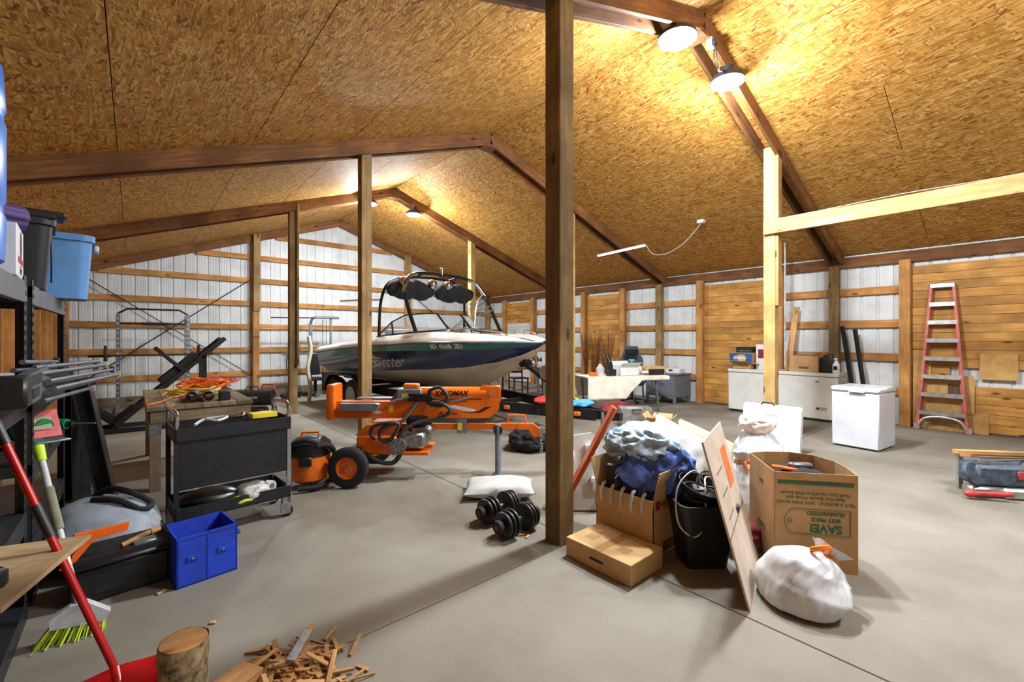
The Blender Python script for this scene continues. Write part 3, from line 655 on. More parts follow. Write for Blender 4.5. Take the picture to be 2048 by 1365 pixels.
def binshell(w0, d0, w1, d1, h, th=.006, n=6):
    g = G()
    def rr(w_, d_, z, k):
        P = []; r = min(w_, d_)*.16
        for cx, cy, a0 in ((1, 1, 0), (-1, 1, 90), (-1, -1, 180), (1, -1, 270)):
            for i in range(n): a = math.radians(a0+90*i/(n-1)); P.append(V((cx*(w_/2-r)+r*math.cos(a), cy*(d_/2-r)+r*math.sin(a), z)))
        return P
    rings = [rr(w0, d0, 0, 0), rr(w1, d1, h*.9, 0), rr(w1+.03, d1+.03, h*.905, 0), rr(w1+.035, d1+.035, h, 0), rr(w1, d1, h, 0), rr(w0-.01, d0-.01, .012, 0)]
    R = [[g.bm.verts.new(p) for p in r] for r in rings]
    for a, b in zip(R, R[1:]):
        for k in range(len(a)): g.bm.faces.new((a[k], a[(k+1) % len(a)], b[(k+1) % len(a)], b[k]))
    g.bm.faces.new(R[0][::-1]); g.bm.faces.new(R[-1]); return g
binshell(.3, .34, .36, .42, .42).put('bin_body', 'bin_black', t)
G().box(.172, .18, -.02, .02, .05, .34, .004).box(.172, .18, -.08, -.05, .08, .34, .004).put('rib', 'bin_black', t); G().box(-.2, .2, -.24, .2, .415, .44, .012).box(-.05, .24, -.2, -.02, .43, .47, .012).put('lid', 'bin_black', t)
t = thing('storage_tote', 'light blue plastic storage tote overhanging the top shelf', 'tote', (-.5, 4.84, 1.8), 3)
binshell(.44, .36, .5, .44, .48).put('tote_body', 'tote_blue', t); G().box(.26, .29, -.08, .08, .38, .43, .008).put('handle', 'lightgrey', t)
# shelf contents
t = thing('sawhorse', 'folded grey and black sawhorse with green sticker resting on the near shelf', 'sawhorse', (-.42, 3.0, 1.2)); t.scale = (1, 1, .55)
G().box(-.5, .04, -.3, -.22, .12, .24, .008).put('top_rail', 'tube_grey', t)
G().prism([(-.3, .1), (-.3, .24), (.75, .3), (.75, .2), (.45, .12), (.2, .0), (-.2, .0)], .03, .07, 'x').put('side_panel', 'shelf_beam', t, False)
G().box(.069, .074, -.12, .2, .15, .235).box(.069, .074, -.05, .12, .04, .12).put('panel_recess', 'black_print', t, False)
G().box(-.02, .09, -.34, -.2, .02, .26, .012).put('corner_cap', 'bin_black', t); G().box(.07, .076, -.2, -.15, .16, .24).put('sticker', 'lime', t, False)
G().bar((.02, -.3, .06), (-.45, -.34, -.2+.21), .06, .08).put('brace', 'shelf_beam', t, False)
t = thing('canopy_frame', 'folded bundle of grey canopy frame tubes with tan end caps sticking out of the shelf', 'canopy frame', (-.40, 3.55, 1.22), 0)
for k, (x, z, y1, sk) in enumerate([(.0, .0, .95, .12), (.03, .035, .95, .14), (-.03, .06, .95, .12), (.06, .0, .95, .15), (.0, .09, 1.45, .22), (.04, .1, 1.45, .24), (.07, .06, 1.45, .25), (.02, .13, 1.45, .22), (-.05, .12, .55, .06), (-.02, .16, .55, .06), (.05, -.04, .95, .16), (.09, .02, 1.45, .27)]):
    y1 *= .82; sk *= .8
    tb = G().cyl((x, -.3, z), (x+sk, y1, z-.03), .0125, n=10).put('tube', 'tube_grey', t)
    G().box(x+sk-.014, x+sk+.014, y1-.01, y1+.035, z-.055, z-.005, .003).put('end_cap', 'tan_cap' if k % 3 else 'bin_black', tb)
t = tag(board('shelf_board', (-.94, 4.3, 1.181), (-.94+.42, 4.3, 1.181), .62, .04, 'beam_pale'), 'pale board lying flat on the farther shelf above the tubes', 'board')
tag(G().box(-.9, -.54, 4.03, 4.58, 1.203, 1.26, .004).put('plastic_tray', 'white_plastic', None, False), 'white plastic tray lying on the pale board in the farther shelf', 'tray')
# tools on the middle shelf
t = thing('circular_saw', 'green and black circular saw on the middle shelf', 'saw', (-.52, 4.32, .8), 25)
G().lathe([(0, -.03), (.11, -.03), (.12, 0), (.11, .03), (0, .03)], 26, (0, .0, .12), RX(90)).put('blade_guard', 'tool_green', t)
G().cyl((0, -.03, .13), (0, -.2, .13), .055, .045, n=18).put('motor', 'tool_green', t); G().box(-.16, .16, -.12, .06, 0, .012, .003).put('base_plate', 'gal', t)
G().tube([(-.02, -.04, .22), (-.1, -.05, .28), (-.2, -.05, .2), (-.17, -.05, .1)], .022, 8, smooth=4).put('handle', 'bin_black', t)
t = thing('power_drill', 'green drill lying on the middle shelf in front of the saw', 'drill', (-.44, 4.62, .8), -30)
G().cyl((-.1, 0, .07), (.08, 0, .07), .045, .038, n=16).box(-.1, -.03, -.04, .04, .0, .06, .01).put('body', 'tool_green', t); G().cyl((.08, 0, .07), (.12, 0, .07), .022).put('chuck', 'bin_black', t); G().cyl((.12, 0, .07), (.26, 0, .07), .007).put('bit', 'gal', t)
t = thing('tool_pack', 'red carded tool packet leaning on the lower shelf', 'packet', (-.45, 4.1, .86), 20)
G().box(-.1, .1, -.006, .006, 0, .2, .002, RX(-35)).put('card', 'pink_card', t, False); G().box(-.06, .06, -.02, -.005, .05, .15, .006, RX(-35)).put('blister', 'tan_cap', t)
for k, (x, y, mt, sz) in enumerate(((-.86, 3.12, 'hv_orange', .1), (-.62, 3.28, 'yellow_print', .09), (-.88, 2.14, 'bin_black', .13), (-.9, 3.33, 'tool_green', .07))):
    o = thing('tool_case', ['small orange case on the near middle shelf', 'small yellow case on the near middle shelf', 'black case on the near middle shelf', 'small green case on the near middle shelf'][k], 'case', (x, y, .585))
    G().box(-sz, sz, -sz, sz, 0, sz*1.3, .012).put('case_body', mt, o); G().tube([(-sz*.5, sz*1.02, sz*.9), (-sz*.5, sz*1.3, sz*.9), (sz*.5, sz*1.3, sz*.9), (sz*.5, sz*1.02, sz*.9)], .008, 6).put('handle', 'bin_black', o)
# board with a black device on the lower near shelf, overhanging the front
t = thing('particle_board', 'worn particle board overhanging the lower near shelf', 'board', (-.62, 2.62, .585), -18)
G().box(-.33, .4, -.3, .3, 0, .018, .002).put('board', 'particle', t, False)
t = thing('power_bar', 'black power tool battery box lying on the worn particle board', 'battery box', (-.5, 2.52, .605), 35)
G().box(-.06, .06, -.2, .2, 0, .07, .012).put('body', 'bin_black', t); G().box(-.03, .03, .2, .203, .02, .05).put('socket', 'steel_grey', t, False)
# black steel beams leaning at the end of the shelves
def ibeam(L, w_=.15, d=.12, th=.008):
    return G().box(-w_/2, w_/2, -d/2, -d/2+th, 0, L).box(-w_/2, w_/2, d/2-th, d/2, 0, L).box(-th/2, th/2, -d/2, d/2, 0, L)
for k, (b, tp, lb) in enumerate((((-.4, 5.72, 0), (-.4, 5.62, 1.1), 'upright black steel beam at the end of the shelving'), ((-.16, 5.28, 0), (-.36, 5.5, 1.12), 'black steel beam leaning diagonally against the upright one'))):
    o = ibeam((V(tp)-V(b)).length).put('steel_beam', 'steel_black', None, False, M=(V(tp)-V(b)).to_track_quat('Z', 'Y').to_matrix().to_4x4() @ RZ(40))
    o.location = b; tag(o, lb, 'beam', 'black steel beams')
# grey bag
t = thing('fabric_bag', 'slumped grey fabric bag with black carry strap on the floor', 'bag', (-.16, 4.13, 0), 20)
G().blob((0, 0, .18), (.29, .4, .22), 11, .14, 1.4, floor=0).put('bag_body', 'tarp_grey', t)
G().tube([(.0, .16, .38), (.06, .04, .44), (.12, -.1, .42), (.2, -.2, .34), (.12, -.26, .33), (.02, -.16, .41), (-.06, -.02, .41)], lambda u: .02, 8, smooth=5).put('strap', 'black_cloth', t)
# tool box with tools
t = thing('tool_box', 'black plastic tool box with an open tray of tools on the floor', 'tool box', (-.06, 3.55, 0), 6)
G().box(-.22, .22, -.11, .13, 0, .2, .015).box(-.24, .24, -.13, .15, .2, .23, .01).put('box_body', 'bin_black', t)
G().box(-.22, .22, -.12, .14, .23, .26).box(-.22, -.21, -.12, .14, .26, .3).box(.21, .22, -.12, .14, .26, .3).put('tray', 'bin_black', t, False)
G().box(.225, .245, -.1, .0, .02, .2, .006).put('latch', 'red_paint', t)
G().box(-.12, .12, -.115, -.112, .05, .09).put('front_label', 'rubber', t, False)
tag(G().prism([(-.2, .0), (-.17, -.02), (-.06, .12), (.08, .13), (.09, .17), (-.14, .17), (-.16, .13), (-.11, .11)], -.015, .015, 'y', TR(-.06, -.1, .24)).put('orange_handle', 'hv_orange', t, False), 'bright orange T-shaped handle')
g = G().cyl((.0, -.06, .27), (.14, .0, .29), .014).cyl((.14, .0, .288), (.19, .02, .288), .02, .016).put('hammer_grip', 'scrap_wood', t)
G().box(.05, .16, -.1, -.02, .25, .275, .006).put('knife', 'steel_grey', t)
# blue cloth bin
t = thing('cloth_bin', 'bright blue folding cloth bin on the floor by the tool cart', 'cloth bin', (.33, 3.46, 0), 8)
g = G().box(-.16, .16, -.155, .155, 0, .012)
for a, b, c, d in ((-.16, .16, -.155, -.145), (-.16, .16, .145, .155), (-.16, -.15, -.155, .155), (.15, .16, -.155, .155)): g.box(a, b, c, d, 0, .3)
g.put('bin_walls', 'royal_blue', t, False)
G().box(-.005, .005, -.158, -.154, .01, .3).box(-.16, .16, -.158, -.154, .285, .3).put('seam', 'royal_blue', t, False)
for x in (-.08, .08): G().box(x-.03, x+.03, -.162, -.156, .15, .18, .002).put('tab', 'royal_blue', t, False); G().cyl((x, -.162, .165), (x, -.166, .165), .008).put('snap', 'chrome', t)
G().tube([(.16, -.08, .24), (.2, -.05, .2), (.2, .05, .2), (.16, .08, .24)], .014, 6, smooth=4).put('side_handle', 'royal_blue', t)
# broom and red shovel
t = thing('angle_broom', 'grey and lime angle broom with silver telescopic handle leaning at the shelves', 'broom', (-.21, 3.1, 0))
A, B = V((0, 0, .16)), V((-.19, .46, .9))
G().cyl(A, A.lerp(B, .45), .014).put('lower_handle', 'lightgrey', t); G().cyl(A.lerp(B, .72), A.lerp(B, .9), .015).put('upper_handle', 'lightgrey', t); G().cyl(A.lerp(B, .45), A.lerp(B, .72), .02).put('foam_grip', pm('foam', (128, 130, 110), .9), t)
G().cyl(A.lerp(B, .9), B, .02, .024).put('handle_cap', 'lime', t)
G().prism([(-.1, .08), (.1, .05), (.12, .09), (.03, .17), (-.03, .17), (-.1, .13)], -.025, .025, 'y').put('head', 'lightgrey', t, False)
g = G(); rnd = random.Random(5)
for k in range(150):
    x = rnd.uniform(-.1, .1); y = rnd.uniform(-.022, .022); g.cyl((x, y, .08-.015*x*5), (x*1.3-.03, y*2.2+rnd.uniform(-.01, .01), .002), .0022, n=3)
g.put('bristles', 'lime', t); 
t = thing('snow_shovel', 'red-handled shovel with wide red plastic scoop in the left foreground', 'shovel', (-.05, 2.49, 0))
A, B = V((.02, 0, .12)), V((-.30, .0, 1.25))
A = V((-.01, .02, .1)); B = V((-.42, .36, 1.22))
for q0, q1, r_, nm_, mt_ in ((0, .5, .0145, 'lower_handle', 'red_paint'), (.62, .85, .0145, 'upper_handle', 'red_paint'), (.5, .62, .018, 'joint_grip', 'bin_black'), (.85, 1, .018, 'end_grip', 'bin_black')): G().cyl(A.lerp(B, q0), A.lerp(B, q1), r_, n=14).put(nm_, mt_, t)
G().grid(lambda u, v: V((-.17+.34*u+.0, -.05-.22*v+.06, .012+.1*(1-v)**2*(1-.5*(2*u-1)**2)+.05*(2*u-1)**4)), 14, 8).put('scoop', 'red_paint', t, True, solid=.006)
G().cyl(A, V((0, -.04, .04)), .024, .03).put('socket', 'red_paint', t)
# log, block and kindling
t = thing('log_round', 'short upright log with pale cut face in the bottom left foreground', 'log', (.155, 2.23, 0), 0)
def bark(u, v):
    a = 6.28319*u; r = .085*(1+.06*noise.noise(V((math.cos(a)*2, math.sin(a)*2, v*3)))+.02*noise.noise(V((math.cos(a)*9, math.sin(a)*9, v*12)))); return V((r*math.cos(a), r*math.sin(a), .27*v+.0*r))
pm('bark', (150, 132, 100), .9, 0, .5, 22, .9, 40)
G().grid(bark, 40, 14, True).put('bark_shell', 'bark', t); G().lathe([(0, .272), (.03, .273), (.08, .271), (.083, .262), (.083, .0), (0, 0)], 30).put('wood_core', 'scrap_wood', t)
o = tag(G().box(-.07, .07, -.06, .06, 0, .1, .003).put('wood_block', 'scrap_wood', None, False), 'squared tan wood offcut standing beside the log', 'wood block'); o.location = (.33, 2.13, 0); o.rotation_euler = (0, 0, .5)
ki = G(); rnd = random.Random(3)
pile_c = floor_at(580, 1352)
for k in range(170):
    r = abs(rnd.gauss(0, .13)); a = rnd.uniform(0, 6.283); L = rnd.uniform(.04, .17); h = max(.006, .075*(1-r/.3))*rnd.random()
    x, y = pile_c[0]+r*math.cos(a)*1.1, pile_c[1]+r*math.sin(a); b = rnd.uniform(0, 6.283); s_ = rnd.uniform(-.3, .3)
    d = V((math.cos(b), math.sin(b), s_)).normalized()*L/2; c = V((x, y, max(h, abs(d.z)+.006)))
    ki.bar(c-d, c+d, rnd.uniform(.004, .022), rnd.uniform(.003, .012))
tag(ki.put('kindling_pile', 'scrap_wood', None, False), 'heap of split kindling and shavings at the bottom edge', 'kindling', kind='stuff')
rnd = random.Random(9)
for k in range(14):
    x, y = pile_c[0]+rnd.uniform(-.22, .24), pile_c[1]+rnd.uniform(-.16, .18); a = rnd.uniform(0, 3.14); L = rnd.uniform(.09, .2)
    o = board('kindling_stick', (x-math.cos(a)*L/2, y-math.sin(a)*L/2, rnd.uniform(.02, .06)), (x+math.cos(a)*L/2, y+math.sin(a)*L/2, rnd.uniform(.03, .09)), rnd.uniform(.015, .03), rnd.uniform(.008, .014), 'scrap_wood')
    tag(o, 'split kindling stick lying on the heap at the bottom edge', 'stick', 'loose kindling sticks')
for k, (u, v, a, L) in enumerate(((322, 1187, .6, .05), (425, 1248, -.5, .03), (660, 1270, .7, .1), (1040, 1072, 2.6, .09), (1055, 1075, .4, .06))):
    x, y = floor_at(u, v); o = board('wood_chip', (x-math.cos(a)*L/2, y-math.sin(a)*L/2, .006), (x+math.cos(a)*L/2, y+math.sin(a)*L/2, .006), .02, .01, 'scrap_wood')
    tag(o, ['wood chip on the floor below the blue bin', 'thin splinter on the floor above the log', 'long splinter right of the kindling heap', 'wood chip lying nearer the dumbbells', 'wood chip lying at the foreground post foot'][k], 'wood chip', 'wood chips on the floor')
o = tag(G().box(-.02, .02, -.09, .09, 0, .012, .002).box(-.012, -.008, -.07, .07, .012, .014).put('metal_strip', 'gal', None, False), 'silver metal bracket lying on the kindling heap', 'bracket'); o.location = (*floor_at(600, 1330), .085); o.rotation_euler = (.1, .1, -.7)

# ------------------------------------------------------------------ work table and tool cart
t = thing('work_table', 'weathered wooden work table with galvanised leg brackets', 'table', (.54, 6.45, 0))
for k in range(6): board('top_plank', (-.45+.15*k+.075, -.97, .81), (-.45+.15*k+.075, .97, .81), .147, .04, 'grey_wood', t)
for s in (-1, 1):
    board('apron', (-.42, s*.93, .73), (.42, s*.93, .73), .04, .12, 'grey_wood', t); board('apron', (s*.42, -.93, .73), (s*.42, .93, .73), .04, .12, 'grey_wood', t)
    for q in (-1, 1):
        lg = board('leg', (s*.38, q*.88, 0), (s*.38, q*.88, .79), .09, .09, 'grey_wood', t)
        o = G().box(s*.38-.05, s*.38+.05, q*.88-.05, q*.88+.05, .55, .72, .004).put('leg_bracket', 'gal', t, False)
g = G(); rnd = random.Random(8)
def coil(cx, cy, cz, n, r, seed):
    rnd = random.Random(seed); return [(cx+(r+rnd.uniform(-.06, .06))*math.cos(k*.7)*1.2, cy+(r+rnd.uniform(-.06, .06))*math.sin(k*.7)*1.5, cz+.0012*k+rnd.uniform(0, .07)) for k in range(n)]
for nm, c, mt, lb, n, sd in (('extension_cord', (.66, 6.6), 'hv_orange', 'tangled orange extension cord heaped on the work table', 90, 1), ('extension_cord', (.52, 6.15), 'cord_yellow', 'yellow extension cord coiled on the work table', 46, 2), ('extension_cord', (.8, 6.95), 'cord_red', 'dark orange cord coiled at the back of the work table', 70, 3)):
    pm('cord_yellow', (222, 184, 30), .5); pm('cord_red', (196, 74, 36), .5)
    pts = coil(c[0], c[1], .845, n, .19, sd)
    if sd == 1: pts = [(.1, 5.62, .842), (.2, 5.75, .845), (.38, 6.2, .85)]+pts
    tag(G().tube(pts, .0065, 6, smooth=3).put(nm, mt), lb, 'cord', 'cords on the work table')
for k, (x, lb) in enumerate(((.46, 'dark plastic pipe lying on the work table, left of the two'), (.6, 'grey plastic pipe lying on the work table, right of the two'))):
    o = G().lathe([(.052, 0), (.055, 0), (.055, .5), (.05, .5), (.05, 0)], 24).put('plastic_pipe', 'bin_black' if k == 0 else pm('pipe_grey', (88, 84, 76), .5), None); o.location = (x, 5.62, .887); o.rotation_euler = (math.radians(-90), 0, math.radians(-8)); tag(o, lb, 'pipe', 'pipes on the work table')
tag(G().box(.7, .8, 5.62, 5.74, .831, .93, .006).box(.715, .785, 5.617, 5.622, .85, .91).put('battery_pack', 'bin_black', None), 'small black battery charger beside the pipes', 'charger')
# cart: front at y=4.0, x .2..1.0
t = thing('tool_cart', 'black steel rolling tool cart with chrome handles', 'cart', (.6, 4.22, 0), 4)
for x in (-.38, .38):
    for y in (-.2, .2): G().bar((x, y, .1), (x, y, .86), .03, .03).put('corner_post', 'gal' if x > 0 else 'steel_black', t, False)
    G().tube([(x, -.2, .84), (x, -.2, .93), (x, -.16, .955), (x, .16, .955), (x, .2, .93), (x, .2, .84)], .017, 10).put('push_handle', 'chrome', t)
G().box(-.365, .365, -.21, -.2, .39, .8, .002).put('front_panel', 'steel_black', t, False)
for z0, z1, nm in ((.74, .84, 'top_tray'), (.17, .26, 'bottom_tray')):
    G().box(-.39, .39, -.22, .22, z0, z0+.01).box(-.39, .39, -.22, -.21, z0, z1).box(-.39, .39, .21, .22, z0, z1).box(-.39, -.38, -.22, .22, z0, z1).box(.38, .39, -.22, .22, z0, z1).put(nm, 'steel_black', t, False)
for x in (-.36, .36):
    for y in (-.19, .19):
        c = G().bar((x, y, .1), (x, y, .17), .06, .05).box(x-.012-.03, x+.03, y-.028, y-.022, .03, .12).box(x-.03, x+.03, y+.022, y+.028, .03, .12).put('caster_fork', 'gal', t, False)
        G().lathe([(0, -.018), (.03, -.018), (.045, -.016), (.047, 0), (.045, .016), (.03, .018), (0, .018)], 22, (x+.01, y, .047), RX(90)).put('caster_wheel', 'rubber', c)
# things in the cart
tag(G().tube([(.35, 4.1, .84), (.42, 4.2, .86), (.5, 4.12, .855), (.58, 4.25, .86), (.45, 4.3, .85)], .011, 8, smooth=5).put('cable_coil', 'lightgrey', None), 'grey cable lying in the top tray of the cart', 'cable')
o = tag(G().prism([(-.09, -.06), (.09, -.06), (.11, .04), (.04, .07), (-.1, .06)], 0, .035, 'z').put('parts_bag', 'yellow_print', None, False), 'yellow printed bag on top of the cart', 'bag'); o.location = (.82, 4.12, .85)
tag(G().ell((.68, 4.2, .865), (.03, .03, .03)).cyl((.66, 4.2, .86), (.6, 4.22, .86), .012).put('hose_fitting', 'chrome', None), 'silver hose fitting in the cart top tray', 'fitting')
tag(G().blob((.45, 4.15, .26), (.2, .13, .07), 4, .2, 2, sub=3, floor=.185).put('trash_bag', 'black_gloss', None), 'crumpled black plastic bag on the cart bottom tray', 'bag')
tag(G().blob((.74, 4.12, .25), (.12, .11, .075), 6, .2, 2, sub=3, floor=.185).put('snack_bag', pm('bag_print', (188, 186, 180), .35, 0, .4, 12), None), 'crumpled grey printed bag on the cart bottom tray', 'bag')
tag(G().blob((.66, 4.06, .215), (.12, .06, .035), 9, .15, 2, sub=3, floor=.185).put('green_bag', 'lime', None), 'lime green packet at the front of the cart bottom tray', 'packet')
o = tag(G().lathe([(.03, -.025), (.05, -.025), (.05, .025), (.03, .025), (.03, -.025)], 24).put('tape_roll', 'white_plastic', None), 'white tape roll standing in the cart bottom tray', 'tape roll'); o.location = (.88, 4.2, .235); o.rotation_euler = (math.pi/2, 0, .6)
# shop vac
t = thing('shop_vacuum', 'orange and black wet-dry shop vacuum beside the cart', 'vacuum', (1.37, 4.75, 0), -30)
G().lathe([(0, .06), (.15, .06), (.19, .09), (.2, .3), (.195, .33), (0, .33)], 30).put('tank', 'orange_paint', t)
G().lathe([(.2, .32), (.205, .36), (.19, .44), (.13, .49), (0, .5)], 30).put('motor_head', 'bin_black', t)
G().tube([(-.08, 0, .48), (-.08, 0, .54), (.08, 0, .54), (.08, 0, .48)], .014, 8).put('handle', 'hv_orange', t); G().box(-.06, .06, -.21, -.18, .24, .33, .008).put('latch', 'bin_black', t)
hs = [(.205*math.cos(a)*1.06, .205*math.sin(a)*1.06, .2+.26*math.sin((a+1.4)*.8)) for a in [-2.2+.25*k for k in range(16)]]
G().tube([(.1, -.2, .44), (.22, -.12, .42), (.25, -.02, .25), (.23, .0, .1), (.14, -.2, .05), (-.05, -.25, .04)], .024, 10, smooth=6).tube([(-.2, -.1, .3), (-.15, -.17, .44), (0, -.2, .5), (.12, -.2, .46)], .024, 10, smooth=5).put('hose', 'rubber', t)
for a in (20, 110, 200, 290):
    c = math.radians(a); o = G().cyl((.19*math.cos(c), .19*math.sin(c), .05), (.19*math.cos(c), .19*math.sin(c), .09), .02).put('caster_stem', 'bin_black', t); G().lathe([(0, -.012), (.028, -.012), (.028, .012), (0, .012)], 16, (.2*math.cos(c), .2*math.sin(c), .028), RX(90)).put('caster_wheel', 'rubber', o)
# pillow and dumbbells in the middle of the floor
def pillow(name, mat, w_, d, h, seed=0, parent=None):
    def f(u, v, s=1):
        a, b = 2*u-1, 2*v-1; e = (max(0, 1-abs(a)**3.2)*max(0, 1-abs(b)**3.2))**.5
        pin = 1-.07*(1-abs(a)**2)*abs(b)**4-.0; wob = .012*noise.noise(V((a*3+seed, b*3, s)))
        return V((a*w_/2*(1-.06*(1-b*b)*abs(a)**5), b*d/2*(1-.08*(1-a*a)*abs(b)**5), s*(h/2*e)+wob*e))
    g = G().grid(lambda u, v: f(u, v, 1), 24, 18).grid(lambda u, v: f(u, v, -1), 24, 18); bmesh.ops.remove_doubles(g.bm, verts=g.bm.verts, dist=.0015)
    return g.put(name, mat, parent)
pm('pillow_white', (182, 182, 180), .85, 0, .06, 5, .3, 24); pm('pillow_cream', (178, 168, 144), .9, 0, .08, 30, .5, 120); pm('piping', (70, 80, 110), .8)
px_, py_ = floor_at(1002, 992)
t = thing('bed_pillow', 'white bed pillow lying on the floor behind the dumbbells', 'pillow', (2.66, 3.28, .075), -38)
pillow('pillow_case', 'pillow_white', .66, .42, .15, 1, t)
def dumbbell(loc, rz, lb):
    t = thing('adjustable_dumbbell', lb, 'dumbbell', (*loc, 0), rz, 'adjustable dumbbells on the floor'); R = .105
    G().cyl((-.2, 0, R), (.2, 0, R), .016, n=14).put('handle_bar', 'gal', t)
    for s in (-1, 1):
        for k, r in enumerate((R, R*.96, R*.92)):
            x = s*(.075+.038*k); G().lathe([(.02, -.011), (r*.96, -.011), (r, -.006), (r, .006), (r*.96, .011), (.02, .011)], 28, (x, 0, R), RY(90)).put('weight_plate', 'bin_black', t)
        c = G().lathe([(0, -.02), (.045, -.02), (.05, 0), (.045, .02), (0, .02)], 24, (s*.2, 0, R), RY(90)).put('selector_dial', 'rubber', t)
        G().lathe([(0, -.002), (.02, -.002), (.02, .002), (0, .002)], 14, (s*.221, 0, R), RY(90)).put('dial_badge', 'dark_red', c)
    return t
dumbbell((2.3, 2.84), 5, 'black adjustable dumbbell on the floor, the one nearer the pillow'); dumbbell((2.24, 2.54), 5, 'black adjustable dumbbell on the floor, the one nearer the camera')
# ------------------------------------------------------------------ gym things at the far wall
t = thing('power_rack', 'grey squat rack with barbell at the far wall', 'squat rack', (.33, 11.85, 0))
for x in (-.57, .57):
    for y in (-.0, .5):
        u_ = G().bar((x, y, 0), (x, y, 2.0), .06, .06).put('upright', 'steel_grey', t, False)
        g = G()
        for k in range(17): g.cyl((x, y-.032, .3+.1*k), (x, y-.03, .3+.1*k), .014, n=8)
        g.put('hole_row', 'white_plastic', u_)
    G().bar((x, -.35, .04), (x, .8, .04), .06, .06).bar((x, 0, 1.9), (x, .5, 1.9), .05, .05).put('base_rail', 'steel_grey', t, False)
G().tube([(-.57, 0, 2.0), (-.42, 0, 2.1), (.42, 0, 2.1), (.57, 0, 2.0)], .02, 8).put('pull_up_bar', 'steel_black', t); G().cyl((-.57, 0, 1.8), (.57, 0, 1.8), .018).cyl((-.2, 0, 1.8), (.22, 0, 1.8), .03).put('cross_bar', 'steel_black', t)
t = thing('barbell', 'black barbell with plates resting across the squat rack', 'barbell', (.33, 11.78, 1.15))
G().cyl((-1.0, 0, 0), (1.0, 0, 0), .014).cyl((-1.0, 0, 0), (-.66, 0, 0), .025).cyl((.66, 0, 0), (1, 0, 0), .025).put('bar', 'steel_black', t)
for s in (-1, 1): G().lathe([(.02, -.02), (.2, -.02), (.21, 0), (.2, .02), (.02, .02)], 28, (s*.75, 0, 0), RY(90)).put('weight_plate', 'rubber', t)
t = thing('leg_press', 'black steel incline leg press machine behind the work table', 'leg press', (-.16, 9.6, .0))
g = G()
for y in (-.28, .28): g.bar((-.05, y, .12), (1.4, y, 1.5), .07, .06, (0, 1, 0)).bar((-.7, y, .04), (1.3, y, .04), .07, .06).bar((1.1, y, .06), (1.1, y, 1.2), .06, .06)
g.bar((1.38, -.28, 1.48), (1.38, .28, 1.48), .06, .06).bar((-.05, -.28, .1), (-.05, .28, .1), .06, .06); g.put('frame', 'steel_black', t, False)
G().box(-.05, .6, -.22, .22, -.04, .05, .02, TR(-.05, 0, .14) @ RY(-138)).put('back_pad', 'black_cloth', t); G().box(.0, .3, -.2, .2, 0, .07, .02, TR(-.03, 0, .16) @ RY(-40)).put('seat_pad', 'black_cloth', t)
G().box(-.03, .03, -.32, .32, -.05, .5, .01, TR(.78, 0, .98) @ RY(-44)).bar((.5, -.2, .75), (1.0, -.2, 1.22), .05, .1).bar((.5, .2, .75), (1.0, .2, 1.22), .05, .1).put('foot_sled', 'steel_black', t)
for y in (-.36, .36): G().cyl((-.5, y-.06, .17), (-.5, y+.06, .17), .16, n=24).put('weight_plate', 'rubber', t)
t = thing('torpedo_heater', 'black torpedo heater behind the right end of the work table', 'heater', (1.62, 9.1, 0), -30)
G().cyl((-.33, 0, .42), (.33, 0, .42), .14, n=24).cyl((.33, 0, .42), (.36, 0, .42), .15, n=24).put('barrel', 'steel_black', t); G().box(-.3, .25, -.14, .14, .03, .26, .04).put('fuel_tank', 'bin_black', t); G().tube([(-.1, 0, .56), (-.08, 0, .62), (.1, 0, .62), (.12, 0, .56)], .01, 6).put('handle', 'steel_black', t)
G().text('PRO HEATER', .05, TR(0, -.142, .44) @ RX(90), .001).put('print', 'white_plastic', t)
t = thing('hand_truck', 'small red folding hand truck at the far wall', 'hand truck', (2.0, 9.9, 0), -35)
G().tube([(-.12, .02, .02), (-.12, .12, .5), (-.1, .13, .56), (.1, .13, .56), (.12, .12, .5), (.12, .02, .02)], .014, 8).cyl((-.12, .06, .25), (.12, .06, .25), .01).box(-.14, .14, -.2, .02, .01, .02).put('frame', 'red_paint', t)
for x in (-.15, .15): G().lathe([(0, -.02), (.07, -.02), (.07, .02), (0, .02)], 16, (x, .06, .07), RY(90)).put('wheel', 'rubber', t)
def small_db(loc, rz, lb):
    t = thing('hex_dumbbell', lb, 'dumbbell', (*loc, 0), rz, 'small dumbbells at the far wall'); G().cyl((-.1, 0, .1), (.1, 0, .1), .02).put('handle', 'gal', t)
    for s in (-1, 1): G().lathe([(.0, -.06), (.08, -.06), (.1, -.03), (.1, .03), (.08, .06), (0, .06)], 6, (s*.16, 0, .1), RY(90)).put('weight_head', 'steel_black', t)
small_db((2.55, 11.4), 20, 'dark dumbbell on the floor left of the post near the far wall'); small_db((3.05, 11.9), 40, 'dark dumbbell on the floor right of the post near the far wall')
t = thing('home_gym', 'grey cable home gym machine by the far wall left of the boat stern', 'home gym', (3.55, 12.3, 0), 0)
G().bar((0, 0, 0), (0, 0, 1.9), .07, .07).tube([(0, 0, 1.85), (.03, -.02, 2.0), (.15, -.05, 2.05), (.7, -.1, 2.05)], .035, 8, smooth=4).bar((-.8, 0, .05), (.8, 0, .05), .07, .07).bar((0, -.6, .04), (0, .4, .04), .07, .07).bar((-.7, 0, 1.1), (.05, 0, 1.1), .06, .07).bar((.5, -.05, .1), (.5, -.05, 2.03), .04, .04).put('frame', 'steel_grey', t, False)
G().cyl((-.95, -.02, 2.02), (.55, -.08, 2.05), .014).put('lat_bar', 'steel_black', t)
for k in range(9): G().box(.3, .7, -.12, .04, .1+.055*k, .15+.055*k, .004).put('weight_block', 'rubber', t, False)
for x in (.28, .38): G().cyl((x, -.06, .1), (x, -.06, 2.0), .006, n=6).put('cable', 'black_gloss', t)
